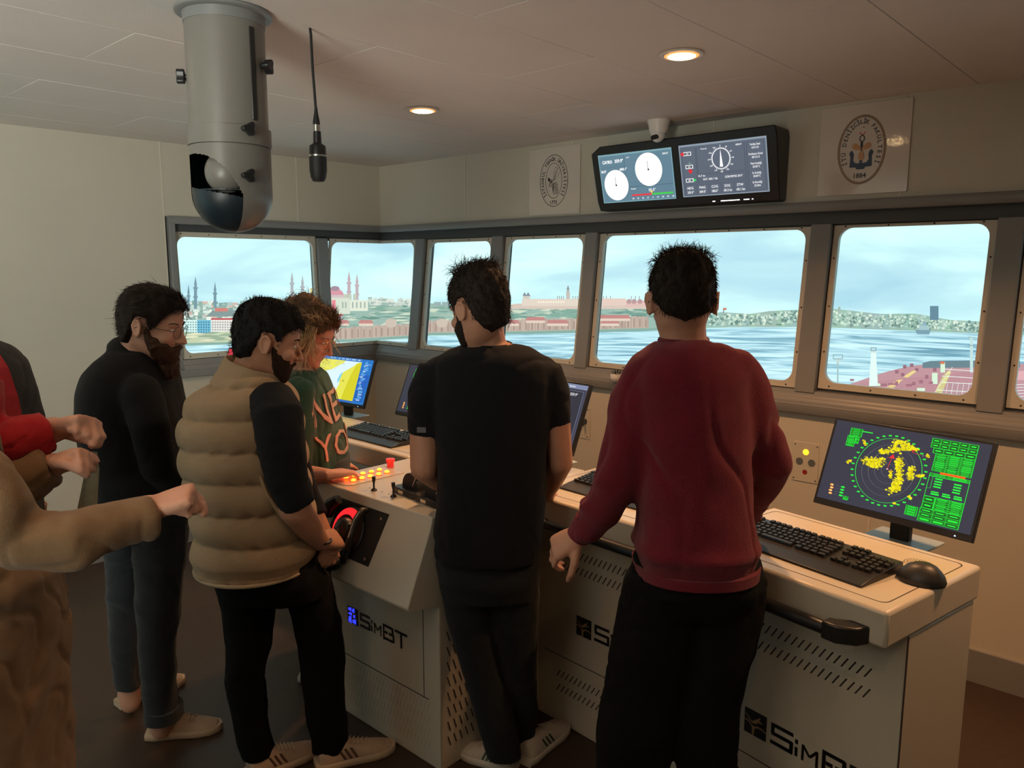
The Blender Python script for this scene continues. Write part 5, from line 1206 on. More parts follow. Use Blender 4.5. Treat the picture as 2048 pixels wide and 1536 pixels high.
def pobj(name, me, m, root, base, parent=None):
    shift(me, base); return obj(name, me, m, parent or root)
def eyes(root, base, H, k, m=M_IRIS):
    M_ = Matrix.Translation(-base) @ H @ Matrix.Scale(k, 4)
    for s in (-1, 1):
        e = MB(); e.M = M_; e.ell((s * .031, .0795, .002), (.0115, .009, .0045), 12, 8); o = obj('eye', e, M_EYE, root, smooth=80)
        e = MB(); e.M = M_; e.ell((s * .031, .0865, .0015), (.0045, .003, .0040), 10, 6); obj('iris', e, m, o, smooth=80)
def brows(root, base, H, k, m, n=40, seed=1):
    b = MB(); b.M = Matrix.Translation(-base); r = random.Random(seed)
    for s in (-1, 1):
        for i in range(n):
            t_ = r.random(); x = s * (.014 + .036 * t_); y = .0925 - .018 * t_ ** 2; z = .019 + .006 * math.sin(t_ * 2.6) + r.uniform(-.002, .002)
            strand(b, H, k, (x, y, z), (s * 1, .2, .3), .010, .1, .0007, 2, r)
    obj('eyebrows', b, m, root)
def glasses(root, base, H, k, m, r=.021):
    g = MB(); g.M = Matrix.Translation(-base) @ H @ Matrix.Scale(k, 4)
    for s in (-1, 1):
        P_ = [(s * .033 + r * math.cos(2 * PI * i / 24), .101 - .006 * abs(math.cos(2 * PI * i / 24)) * (1 if math.cos(2 * PI * i / 24) * s > 0 else 0), -.002 + r * .92 * math.sin(2 * PI * i / 24)) for i in range(25)]
        g.tube(P_, .0011, 6); g.tube([(s * (.033 + r), .095, .003), (s * .078, .05, .004), (s * .083, .0, .003), (s * .084, -.02, -.008)], .0011, 6)
    g.tube([(-.012, .101, .002), (0, .105, .005), (.012, .101, .002)], .0010, 6); return obj('glasses', g, m, root, smooth=80)

# ---------------------------------------------------------------- man in the black T-shirt
def man_black_tee():
    base = V(*at(985, 1530, 2.47)[:2], 0); T = person('man in a black T-shirt and dark trousers seen from behind, left of the red sweatshirt', base)
    Y = 2.42
    tee = [(930, 1036, 686, Y, .070), (905, 1062, 694, Y, .085), (880, 1082, 706, Y, .11), (860, 1105, 725, Y, .125), (856, 1112, 760, Y, .135), (862, 1110, 820, Y, .14), (868, 1104, 900, Y, .14), (866, 1100, 1000, Y, .14), (860, 1094, 1070, Y, .145), (862, 1090, 1112, Y, .145)]
    H = head_frame(at(960, 618, 2.38), V(-.62, .75, -.26)); k = 1.02
    b = MB(); erings(b, sil(tee, -.022)); add_head(b, H, k)
    limb(b, [at(966, 640, 2.40), at(975, 690, 2.42), at(980, 730, 2.42)], [.058, .060, .075])
    aL = [at(862, 762, Y), at(850, 850, Y), at(848, 935, Y - .01)]; limb(b, aL, [.055, .050, .045])
    wL = at(898, 972, Y + .22); limb(b, [aL[-1], (aL[-1] + wL) / 2 + V(0, 0, -.004), wL], [.044, .040, .026])
    hand(b, wL, V(.35, .9, .05), V(0, -.1, -1), 1, curl=(30, 40, 25))
    aR = [at(1098, 762, Y), at(1112, 848, Y), at(1121, 925, Y)]; limb(b, aR, [.055, .047, .040])
    wR = at(1092, 990, Y + .22); limb(b, [aR[-1], (aR[-1] + wR) / 2, wR], [.040, .036, .025]); hand(b, wR, V(-.3, .9, .0), V(0, -.1, -1), -1, curl=(30, 40, 25))
    lL = [(868, 980, 1120, Y, .075), (894, 985, 1250, Y, .07), (926, 1004, 1350, Y + .02, .06), (948, 1030, 1430, Y + .02, .055), (972, 1044, 1515, Y + .04, .045)]
    lR = [(978, 1084, 1120, Y, .075), (980, 1075, 1250, Y + .02, .07), (1004, 1074, 1350, Y + .06, .06), (1022, 1076, 1420, Y + .12, .05), (1030, 1070, 1475, Y + .15, .042)]
    erings(b, sil(lL, -.012)); erings(b, sil(lR, -.012))
    pobj('body', vox(b, 'body', .0055, 3, face_fn(H, k)), M_SK1, T, base)
    c = MB(); erings(c, sil(tee, 0)); 
    c.tube([at(876, 735, Y), at(860, 790, Y), at(853, 866, Y)], [.060, .067, .056], 20); c.tube([at(1088, 735, Y), at(1103, 790, Y), at(1113, 852, Y)], [.060, .064, .050], 20)
    c.ell(at(884, 745, Y), (.062, .075, .055), 16, 10); c.ell(at(1080, 745, Y), (.062, .075, .055), 16, 10)
    pobj('tshirt', vox(c, 'tshirt', .007, 10, folds(.012, 11, 2, (1, 1, .45))), cloth('black_cotton', (.0055, .006, .008), sheen=.03), T, base)
    nk = [at(978 + 44 * math.cos(2 * PI * i / 24), 689 + 7 * math.sin(2 * PI * i / 24), Y + .01 - .075 * math.sin(2 * PI * i / 24)) - base for i in range(25)]
    obj('neckband', MB().tube(nk, .0065, 8), cloth('black_cotton', ()), T, smooth=80)
    lab = at(843, 858, Y - .058) - base; obj('sleeve_label', MB().box(lab.x - .014, lab.x + .014, lab.y - .003, lab.y + .001, lab.z - .011, lab.z + .006), mat('grey_label', (.12, .11, .12), .6), T)
    p_ = MB(); erings(p_, sil(lL, .004)); erings(p_, sil(lR, .004)); erings(p_, sil([(866, 1086, 1090, Y, .12), (868, 1086, 1150, Y, .125), (880, 1080, 1190, Y, .10)], .0))
    pobj('trousers', vox(p_, 'trousers', .008, 4, folds(.006, 14, 5, (1, 1, 1))), cloth('dark_denim', (.011, .013, .015), sheen=.05), T, base)
    W1 = mat('off_white_leather', (.50, .44, .36), .5); S1 = mat('cream_rubber', (.55, .50, .42), .6)
    f1 = V(*at(1003, 1545, 2.44)[:2], 0); shoe('left_shoe'.replace('left_', ''), f1 + V(.035, .03, 0), f1 + V(-.14, .13, 0), T, base, W1, S1, stripes=mat('dark_green_stripe', (.02, .05, .03), .5))
    f2 = V(*at(1062, 1515, 2.53)[:2], 0); shoe('shoe', f2 + V(-.02, -.02, 0), f2 + V(.13, .20, 0), T, base, W1, S1, stripes=mat('dark_green_stripe', ()))
    # hair: short sides, tall wavy top
    r = random.Random(3); h = MB(); hair_cap(h, H, k, thick=.005, top=.014, bump=.002, seed=3)
    me = vox(h, 'hair', .004, 1); 
    s = MB(); s.M = Matrix.Translation(-base)
    for i in range(520):
        a = r.uniform(0, 2 * PI); q = r.uniform(0, 1) ** .5; x = .066 * q * math.cos(a); y = -.01 + .085 * q * math.sin(a); z = .100 + .028 * math.sqrt(max(0, 1 - q * q)) + .004
        strand(s, H, k, (x, y, z), (x * 6 + r.uniform(-.5, .5), .35 + r.uniform(-.6, .5), 1.0), r.uniform(.018, .045) * (1.3 if y > .0 else .8), r.uniform(.25, .6), .0011, 6, r)
    for i in range(420):
        a = r.uniform(-PI, PI); th = abs(a); z = r.uniform(max(-.07, hairline_default(th)), .10); strand(s, H, k, (.079 * math.sin(a), -.004 + .100 * math.cos(a), z), (math.sin(a), math.cos(a), -.6), r.uniform(.006, .012), .1, .0008, 2, r)
    o = pobj('hair', me, M_HDK, T, base); coat_strands(o, base, H, k, M_HDK, hairline_default, 2600, .005, .014, (.007, .014), seed=1); obj('loose_strands', s, M_HDK, o)['kind'] = 'stuff'
    bd = MB(); o_ = bd.M; bd.M = H @ Matrix.Scale(k, 4)
    beard(bd, .006, [(-.126, .054, .020, .026, .004)]); bd.M = o_
    be = obj('beard', shift(vox(bd, 'beard', .005, 2, folds(.002, 160, 2)), base), M_HDK, T); eyes(T, base, H, k); brows(T, base, H, k, M_HDK)
man_black_tee()

# ---------------------------------------------------------------- man in the red sweatshirt
def man_red():
    base = V(*at(1360, 1500, 1.95)[:2], 0); T = person('man in a dark red sweatshirt and black trousers at the right-hand console', base)
    Y = 1.95
    sw = [(1310, 1424, 678, Y, .070), (1286, 1455, 694, Y, .10), (1266, 1484, 714, Y, .12), (1254, 1500, 745, Y, .135), (1256, 1506, 820, Y, .145), (1262, 1508, 920, Y, .15), (1262, 1514, 1020, Y, .155), (1256, 1524, 1085, Y, .16), (1262, 1518, 1118, Y, .15), (1266, 1514, 1132, Y, .145)]
    H = head_frame(at(1364, 602, 1.94), V(.06, .96, -.20)); k = 1.0
    b = MB(); erings(b, sil(sw, -.026)); add_head(b, H, k)
    limb(b, [at(1363, 625, 1.93), at(1366, 675, Y), at(1368, 705, Y)], [.058, .058, .07])
    eL = at(1232, 965, Y - .02); wL = at(1160, 1068, Y + .05); limb(b, [at(1290, 765, Y), eL], [.036, .030]); limb(b, [eL, wL], [.032, .027]); hand(b, wL, V(-.55, .2, -.42), V(.2, .4, -.5), 1, curl=(35, 45, 30))
    eR = at(1546, 930, Y); wR = at(1490, 1035, Y + .24); limb(b, [at(1470, 765, Y), eR], [.036, .026]); limb(b, [eR, wR], [.026, .024]); hand(b, wR, V(-.4, .85, -.2), V(0, 0, -1), -1, curl=(35, 45, 30))
    def leg(x0, x1): return x0, x1
    lL = [(1248, 1396, 1150, Y, .085), (1234, 1394, 1220, Y, .088), (1212, 1384, 1320, Y, .08), (1192, 1362, 1430, Y, .07), (1186, 1342, 1536, Y, .062)]
    lR = [(1380, 1532, 1150, Y, .085), (1370, 1530, 1220, Y, .088), (1358, 1502, 1320, Y, .08), (1348, 1480, 1430, Y, .07), (1350, 1478, 1536, Y, .062)]
    def tofloor(rows):
        R = sil(rows); c, X, F_, rx, ry = R[-1]; R.append((V(c.x, c.y + .01, .25), X, F_, .058, .056)); R.append((V(c.x, c.y + .02, .06), X, F_, .054, .056)); return R
    def inner(R, g): return [(c, X, F_, rx + g, ry + g) for c, X, F_, rx, ry in R]
    RL, RR = tofloor(lL), tofloor(lR); erings(b, inner(RL, -.014)); erings(b, inner(RR, -.014))
    pobj('body', vox(b, 'body', .0055, 3, face_fn(H, k)), M_SK2, T, base)
    c = MB(); erings(c, sil(sw, 0))
    c.tube([at(1296, 745, Y), at(1272, 800, Y), at(1256, 880, Y - .01), eL], [.066, .074, .072, .066], 20); c.ell(at(1298, 740, Y), (.062, .08, .058)); c.ell(eL, (.062, .062, .062)); c.tube([eL, (eL + wL) / 2 + V(.01, 0, -.01), wL], [.062, .060, .040], 20); c.ell(eL + V(-.03, 0, .005), (.04, .05, .028)); c.ell((eL + wL) / 2 + V(-.02, 0, .01), (.045, .05, .03))
    c.tube([at(1462, 745, Y), at(1492, 800, Y), at(1520, 870, Y), eR], [.066, .072, .064, .054], 20); c.ell(at(1460, 740, Y), (.062, .08, .058)); c.ell(eR, (.052, .055, .052)); c.tube([eR, (eR + wR) / 2, wR], [.052, .050, .038], 20)
    base_f = folds(.021, 9, 8, (1, 1, .35))
    def fn(co, no):
        co2 = base_f(co, no); zr = sw and at(1390, 1118, Y).z; w = np.exp(-((co[:, 2] - zr - .045) / .02) ** 2); return co2 + no * (w * .008)[:, None]
    pobj('sweatshirt', vox(c, 'sweatshirt', .008, 14, fn), cloth('wine_red_fleece', (.17, .007, .024), bump=.5), T, base)
    nk = [at(1367 + 46 * math.cos(2 * PI * i / 24), 680 + 6 * math.sin(2 * PI * i / 24), Y + .005 - .062 * math.sin(2 * PI * i / 24)) - base for i in range(25)]; obj('neckband', MB().tube(nk, .008, 8), cloth('wine_red_fleece', ()), T, smooth=80)
    R = sil([(1260, 1520, 1120, Y, .148), (1262, 1518, 1140, Y, .146)], .003); hm = MB(); erings(hm, R, 40); obj('hem_band', hm, cloth('wine_red_fleece', ()), T, smooth=60).location = -base
    cf = MB(); cf.tube([wL - (wL - eL).normalized() * .05, wL + (wL - eL).normalized() * .008], [.040, .034], 18); cf.M = Matrix.Identity(4); obj('cuff', cf, cloth('wine_red_fleece', ()), T, smooth=60).location = -base
    p_ = MB(); erings(p_, inner(RL, .004)); erings(p_, inner(RR, .004)); erings(p_, sil([(1258, 1526, 1110, Y, .125), (1250, 1532, 1160, Y, .14), (1262, 1512, 1215, Y, .10)], 0))
    pobj('trousers', vox(p_, 'trousers', .009, 4, folds(.008, 11, 6)), cloth('black_twill', (.004, .0038, .0036), sheen=0), T, base)
    for i, R_ in enumerate((RL, RR)):
        c_ = R_[-1][0]; h_ = V(c_.x, c_.y - .05, 0); shoe('shoe', h_, h_ + V(-.05 + .1 * i, .27, 0), T, base, mat('black_leather', (.02, .02, .02), .4), mat('black_sole', (.02, .02, .02), .7))
    r = random.Random(9); h = MB()
    def line(a): return interp([(0, .068), (.6, .055), (1.0, .020), (1.4, -.005), (1.62, .020), (1.9, -.012), (2.3, -.045), (PI, -.060)], a)
    hair_cap(h, H, k, line=line, thick=.004, top=.006, bump=.002, seed=5); o = pobj('hair', vox(h, 'hair', .004, 1), M_HDK, T, base)
    coat_strands(o, base, H, k, M_HDK, line, 2800, .004, .006, (.009, .016), seed=2)
    s = MB(); s.M = Matrix.Translation(-base)
    for i in range(620):
        a = r.uniform(0, 2 * PI); q = r.uniform(0, 1) ** .5; x = .070 * q * math.cos(a); y = -.015 + .09 * q * math.sin(a); z = .092 + .028 * math.sqrt(max(0, 1 - q * q))
        up_ = 1.0 if abs(x) < .045 else .45; strand(s, H, k, (x, y, z), (x * 9 + r.uniform(-.7, .7), .2 + r.uniform(-.8, .6), up_), r.uniform(.012, .034), r.uniform(.2, .6), .0009, 5, r)
    for i in range(600):
        a = r.uniform(-PI, PI); th = abs(a); z = r.uniform(line(th) + .004, .105); strand(s, H, k, (.078 * math.sin(a), -.004 + .100 * math.cos(a), z), (math.sin(a) * .8, math.cos(a) * .8, -.7), r.uniform(.006, .014), .15, .0008, 2, r)
    obj('loose_strands', s, M_HDK, o)['kind'] = 'stuff'; eyes(T, base, H, k); brows(T, base, H, k, M_HDK)
    glasses(T, base, H, k, M_BLACK)
man_red()

# ---------------------------------------------------------------- man in the padded vest
def man_vest():
    base = V(*at(590, 1500, 2.52)[:2], 0); T = person('man in a tan padded vest over a black top beside the helm console, looking right', base)
    Y = 2.46
    ve = [(448, 560, 748, Y, .11), (420, 572, 768, Y, .14), (386, 588, 795, Y, .17), (370, 600, 830, Y, .19), (366, 607, 880, Y, .20), (374, 614, 940, Y, .20), (388, 622, 1000, Y, .20), (396, 632, 1050, Y, .20), (392, 638, 1095, Y, .205), (392, 634, 1122, Y, .205)]
    H = head_frame(at(534, 682, 2.44), V(.86, .36, -.24)); k = 1.0
    b = MB(); erings(b, sil(ve, -.03)); add_head(b, H, k, nose=1.2)
    limb(b, [at(518, 712, 2.44), at(498, 750, Y), at(492, 790, Y)], [.060, .062, .075])
    sh = at(560, 830, Y - .15); el = at(590, 1018, Y - .17); wr = at(640, 1082, Y - .02)
    limb(b, [sh, el], [.060, .050]); limb(b, [el, (el * .5 + wr * .5) + V(.004, -.01, -.0), wr], [.050, .044, .030]); hand(b, wr, V(.3, .55, -.12), V(-.3, .4, -.6), 1, curl=(45, 50, 30))
    el2 = at(610, 1000, Y + .17); wr2 = at(652, 1075, Y + .12); limb(b, [at(560, 830, Y + .14), el2], [.055, .045]); limb(b, [el2, wr2], [.045, .028]); hand(b, wr2, V(.2, -.5, -.2), V(-.3, -.2, -.6), -1, curl=(45, 50, 30))
    lA = [(428, 560, 1150, Y, .11), (445, 552, 1210, Y, .10), (455, 545, 1280, Y, .085), (449, 529, 1353, Y, .075), (467, 536, 1443, Y, .065), (483, 549, 1508, Y, .06)]
    lB = [(545, 662, 1150, Y + .05, .11), (575, 672, 1200, Y + .05, .10), (598, 690, 1290, Y + .06, .085), (604, 692, 1371, Y + .06, .075), (614, 695, 1443, Y + .06, .065), (626, 697, 1496, Y + .06, .06)]
    erings(b, sil(lA, -.016)); erings(b, sil(lB, -.016)); limb(b, [at(516, 1500, Y), V(*at(518, 1520, Y)[:2], .05)], [.04, .04]); limb(b, [at(662, 1490, Y + .06), V(*at(664, 1515, Y + .06)[:2], .05)], [.04, .04])
    pobj('body', vox(b, 'body', .0052, 3, face_fn(H, k)), M_SK1, T, base)
    # black top under the vest
    c = MB(); c.tube([at(540, 795, Y - .10), at(556, 830, Y - .16), at(563, 900, Y - .175), at(575, 960, Y - .18), at(598, 1012, Y - .17)], [.070, .078, .073, .064, .056], 20); c.ell(at(548, 810, Y - .12), (.07, .06, .06)); c.tube([at(545, 800, Y + .1), el2, (el2 + wr2) / 2], [.065, .056, .05], 18)
    pobj('long_sleeve_top', vox(c, 'top', .007, 4, folds(.005, 16, 4)), cloth('black_jersey', (.006, .007, .009), sheen=.03), T, base)
    # vest: loft with quilted baffles
    v = MB(); erings(v, sil(ve, .0), 40)
    z0 = at(500, 822, Y).z; sp_ = .0985
    def quilt(co, no):
        ph = (co[:, 2] - z0 + .006 * wob(co, 9, 1)) / sp_; s_ = np.abs(np.sin(PI * ph)); d = .020 * s_ ** .6 - .010
        seam = np.exp(-(s_ / .35) ** 2); d += .004 * seam * np.sin(co[:, 0] * 95 + 9 * co[:, 1] + 3 * np.sin(co[:, 2] * 30)) + .003 * wob(co, 30, 7)
        up = np.clip((co[:, 2] - (z0 + .10)) / .03, 0, 1); low = np.clip(((z0 - .46) - co[:, 2]) / .02, 0, 1); d = d * (1 - up * .9) * (1 - low * .6); return co + no * d[:, None]
    TAN = cloth('tan_padded_nylon', (.37, .27, .17), noise=.06, bump=.15, bscale=120, sheen=0)
    me = vox(v, 'vest', .006, 3, quilt); ob = pobj('padded_vest', me, TAN, T, base)
    def tb(pts, r, n=10): return MB().tube([p - base for p in pts], r, n)
    # collar: standing funnel, open at the front right
    R0 = []; cc = at(497, 770, Y); cu = at(512, 728, Y)
    col = MB(); n = 28; rows = []
    for j, (cen, rx, ry, g) in enumerate(((cc, .115, .125, 0), ((cc + cu) / 2, .098, .100, 0), (cu, .098, .092, 0), (cu, .084, .078, 0), ((cc + cu) / 2, .078, .080, 0), (cc, .08, .09, 0))):
        ring = []
        for i in range(n + 1):
            a = math.radians(30 + 14) + (2 * PI - math.radians(28)) * i / n
            p = cen + V(rx * math.cos(a), ry * math.sin(a), -.030 * math.cos(a) * (1 if j in (2, 3) else .9 if j in (1, 4) else .6)); ring.append(tuple(p - base))
        rows.append(ring)
    nn2 = n + 1; cvs = [p for r_ in rows for p in r_]; cfs = []
    for j in range(5):
        for i in range(n): cfs.append((j * nn2 + i, j * nn2 + i + 1, (j + 1) * nn2 + i + 1, (j + 1) * nn2 + i))
    for e in (0, n): cfs.append(tuple(j * nn2 + e for j in range(6)))
    col.add(cvs, cfs); cob = obj('collar', col, TAN, ob, smooth=70); sb = cob.modifiers.new('s', 'SUBSURF'); sb.levels = 1; sb.render_levels = 2
    # armhole piping and hem
    ah = [at(548 + dx, y, Y - .165 + dz) for dx, y, dz in ((2, 782, .06), (-24, 800, .02), (-40, 835, .0), (-45, 880, -.005), (-36, 930, -.01), (-16, 985, -.02), (12, 1030, -.02), (44, 1058, .02))]
    obj('armhole_piping', tb(ah, .006), TAN, ob, smooth=80)
    hR = sil([(393, 634, 1124, Y, .206)], .001)[0]; hem = [hR[0] + V(hR[3] * math.cos(a), hR[4] * math.sin(a), 0) - base for a in [2 * PI * i / 40 for i in range(41)]]; obj('hem_piping', MB().tube(hem, .007, 8), mat('pale_tan_edge', (.44, .34, .22), .7), ob, smooth=80)
    obj('sleeve_zip', tb([at(610, 940, Y - .16), at(617, 965, Y - .155)], .004), M_SILVER, T, smooth=80)
    p_ = MB(); erings(p_, sil(lA, .002)); erings(p_, sil(lB, .002)); erings(p_, sil([(415, 640, 1110, Y, .15), (425, 655, 1150, Y, .155), (440, 660, 1190, Y, .12)], 0))
    pobj('trousers', vox(p_, 'trousers', .008, 4, folds(.009, 13, 11)), cloth('black_cargo_cotton', (.0035, .0035, .0035), sheen=0), T, base)
    W2 = mat('beige_trainer_mesh', (.46, .33, .23), .7, noise=.35, nscale=18); S2 = mat('beige_sole', (.52, .40, .28), .6)
    fA = V(*at(500, 1548, 2.42)[:2], 0); shoe('shoe', fA, fA + V(.185, .16, 0), T, base, W2, S2, stripes=mat('brown_overlay', (.10, .05, .03), .6))
    fB = V(*at(640, 1530, 2.48)[:2], 0); shoe('shoe', fB, fB + V(.235, .11, 0), T, base, W2, S2, stripes=mat('brown_overlay', ()))
    obj('bracelet', MB().lathe([(.036, -.004), (.039, -.003), (.039, .003), (.036, .004)], 24, tuple(wr - base)), M_BLACK, T, smooth=60)
    r = random.Random(5); h = MB()
    def line(a): return interp([(0, .062), (.5, .058), (.85, .045), (1.1, .03), (1.30, -.01), (1.46, .026), (1.76, .026), (1.90, -.02), (2.2, -.055), (PI, -.075)], a)
    hair_cap(h, H, k, line=line, thick=.007, top=.012, bump=.002, seed=7); o = pobj('hair', vox(h, 'hair', .004, 1), M_HBK, T, base); coat_strands(o, base, H, k, M_HBK, line, 2600, .007, .012, (.006, .012), (0, .3, -.5), seed=3)
    s = MB(); s.M = Matrix.Translation(-base)
    for i in range(800):
        a = r.uniform(-PI, PI); th = abs(a); q = r.random()
        if q < .5: z = r.uniform(line(th), .10); p0 = (.080 * math.sin(a), -.004 + .101 * math.cos(a), z); d0 = (math.sin(a), math.cos(a), .1)
        else: qq = r.random() ** .5; p0 = (.068 * qq * math.sin(a), -.006 + .088 * qq * math.cos(a), .098 + .034 * math.sqrt(1 - qq * qq)); d0 = (math.sin(a) * qq, math.cos(a) * qq + .3, 1)
        strand(s, H, k, p0, d0, r.uniform(.005, .013), .2, .0009, 2, r)
    obj('loose_strands', s, M_HBK, o)['kind'] = 'stuff'
    bd = MB(); bd.M = H @ Matrix.Scale(k, 4); beard(bd, .0042, [(-.121, .054, .018, .027, .003)])
    obj('beard', shift(vox(bd, 'beard', .005, 2, folds(.0012, 180, 2)), base), mat('stubble', (.035, .020, .014), .85, noise=.5, nscale=160, bump=.5, bscale=300, spec=.1), T); eyes(T, base, H, k); brows(T, base, H, k, M_HBK, 70)
man_vest()

# ---------------------------------------------------------------- bearded man
def man_beard():
    base = V(*at(290, 1440, 2.7)[:2], 0); T = person('bearded man with round glasses, black sweater and blue jeans, leftmost of those at the helm', base)
    Y = 2.68
    sw = [(228, 312, 700, Y, .11), (208, 326, 716, Y, .16), (190, 338, 738, Y, .20), (176, 348, 775, Y, .225), (172, 358, 830, Y, .23), (178, 366, 880, Y, .22), (192, 374, 930, Y, .21), (204, 378, 980, Y, .20), (206, 376, 1002, Y, .20)]
    H = head_frame(at(304, 650, 2.66), V(.90, .02, -.20)); k = 1.03
    b = MB(); erings(b, sil(sw, -.03)); add_head(b, H, k, nose=1.3)
    limb(b, [at(282, 672, 2.66), at(268, 705, Y), at(262, 740, Y)], [.060, .062, .08])
    sh = at(282, 785, Y - .165); el = at(318, 935, Y - .185); wr = at(372, 985, Y - .05); limb(b, [sh, el], [.055, .044]); limb(b, [el, wr], [.044, .028]); hand(b, wr, V(.2, .5, -.1), V(-.4, .2, -.6), 1, curl=(50, 50, 30))
    sh2 = at(285, 775, Y + .20); el2 = at(330, 930, Y + .19); wr2 = at(385, 985, Y + .12); limb(b, [sh2, el2], [.055, .044]); limb(b, [el2, wr2], [.044, .028]); hand(b, wr2, V(.2, -.5, -.1), V(-.4, -.2, -.6), -1, curl=(50, 50, 30))
    lA = [(205, 320, 1010, Y + .06, .10), (214, 305, 1100, Y + .08, .09), (220, 292, 1208, Y + .10, .08), (226, 284, 1317, Y + .12, .07), (236, 284, 1372, Y + .12, .06)]
    lB = [(262, 378, 1010, Y - .05, .10), (270, 370, 1100, Y - .05, .09), (276, 360, 1208, Y - .05, .08), (280, 350, 1300, Y - .05, .072), (286, 352, 1380, Y - .05, .066), (294, 360, 1432, Y - .05, .064)]
    erings(b, sil(lA, -.014)); erings(b, sil(lB, -.014)); limb(b, [at(258, 1370, Y + .12), V(*at(260, 1400, Y + .12)[:2], .05)], [.04, .038]); limb(b, [at(322, 1420, Y - .05), V(*at(322, 1450, Y - .05)[:2], .05)], [.04, .038])
    pobj('body', vox(b, 'body', .0055, 3, face_fn(H, k)), M_SK2, T, base)
    c = MB(); erings(c, sil(sw, 0)); c.tube([sh, at(300, 850, Y - .22), el, (el + wr) / 2, wr], [.068, .066, .058, .052, .042], 18); c.tube([sh2, el2, (el2 + wr2) / 2, wr2], [.066, .058, .052, .042], 18); c.ell(sh, (.07, .06, .065)); c.ell(el, (.058, .058, .058)); c.tube([at(262, 712, Y), at(272, 688, Y)], [.085, .068], 20)
    pobj('sweater', vox(c, 'sweater', .008, 16, folds(.007, 12, 3, (1, 1, .5))), cloth('black_knit', (.006, .006, .007), bump=.5, sheen=.03), T, base)
    DEN = cloth('dark_blue_denim', (.014, .019, .024), noise=.35, nscale=9)
    p_ = MB(); erings(p_, sil(lA, .003)); erings(p_, sil(lB, .003)); erings(p_, sil([(208, 374, 990, Y, .17), (208, 376, 1030, Y, .175), (222, 366, 1065, Y, .14)], 0)); o = pobj('jeans', vox(p_, 'jeans', .008, 4, folds(.008, 14, 21)), DEN, T, base)
    R = sil([(292, 362, 1412, Y - .05, .068), (292, 364, 1434, Y - .05, .070)], .004); cu = MB(); erings(cu, R, 24); obj('turn_up', cu, DEN, o, smooth=60).location = -base
    W3 = mat('cream_trainer_leather', (.44, .32, .22), .6, noise=.2, nscale=20); S3 = mat('cream_trainer_sole', (.50, .38, .26), .6)
    f = V(*at(303, 1472, 2.66)[:2], 0); shoe('shoe', f, f + V(.235, .05, 0), T, base, W3, S3); f = V(*at(244, 1419, 2.86)[:2], 0); shoe('shoe', f, f + V(.16, .19, 0), T, base, W3, S3)
    r = random.Random(8); h = MB()
    def line(a): return interp([(0, .070), (.5, .066), (.85, .040), (1.1, .004), (1.32, -.022), (1.46, .026), (1.76, .026), (1.90, -.030), (2.2, -.070), (PI, -.085)], a)
    hair_cap(h, H, k, line=line, thick=.011, top=.012, bump=.002, seed=2); o = pobj('hair', vox(h, 'hair', .0045, 1), M_HDK, T, base); coat_strands(o, base, H, k, M_HDK, line, 2600, .011, .012, (.012, .024), (0, -1, -.45), seed=4)
    s = MB(); s.M = Matrix.Translation(-base)
    for i in range(12):
        a = r.uniform(-PI, PI); th = abs(a); qq = r.random() ** .5
        if r.random() < .5: z = r.uniform(max(.0, line(th)), .09); p0 = (.084 * math.sin(a), -.006 + .106 * math.cos(a), z); d0 = (math.sin(a) * .3, -.9, -.25)
        else: p0 = (.070 * qq * math.sin(a), -.006 + .092 * qq * math.cos(a), .110 + .034 * math.sqrt(1 - qq * qq)); d0 = (math.sin(a) * qq, -.9, .25)
        strand(s, H, k, p0, d0, r.uniform(.02, .04), .12, .0010, 4, r)
    obj('loose_strands', s, M_HDK, o)['kind'] = 'stuff'
    bd = MB(); bd.M = H @ Matrix.Scale(k, 4); beard(bd, .011, [(-.130, .062, .028, .034, .008), (-.152, .072, .020, .026, .006), (-.168, .080, .010, .014, .002)])
    for s_ in (-1, 1):
        bd.tube([(s_ * .068, .012, -.006), (s_ * .066, .020, -.035), (s_ * .058, .045, -.065)], [.008, .014, .018], 10); bd.tube([(0, .102, -.052), (s_ * .014, .101, -.054), (s_ * .028, .088, -.064)], [.007, .0075, .006], 8)
    me = vox(bd, 'beard', .0045, 2, folds(.003, 130, 2)); me.transform(Matrix.Translation(-base)); bo = obj('beard', me, M_HBR, T)
    s = MB(); s.M = Matrix.Translation(-base)
    for i in range(420):
        a = r.uniform(-1.35, 1.35); z = r.uniform(-.15, -.035); rr_ = interp([(-.16, .30), (-.13, .50), (-.10, .66), (-.06, .9), (-.03, .95)], z); yy = interp([(-.16, .078), (-.12, .055), (-.06, .016), (-.03, .0)], z)
        strand(s, H, k, (.070 * rr_ * math.sin(a), yy + .082 * rr_ * math.cos(a) + .004, z), (math.sin(a) * .5, math.cos(a) * .5, -1), r.uniform(.012, .026), .15, .0008, 3, r)
    obj('beard_strands', s, M_HBR, bo)['kind'] = 'stuff'; eyes(T, base, H, k); brows(T, base, H, k, M_HDK, 70); glasses(T, base, H, k, M_WIRE, .022)
man_beard()

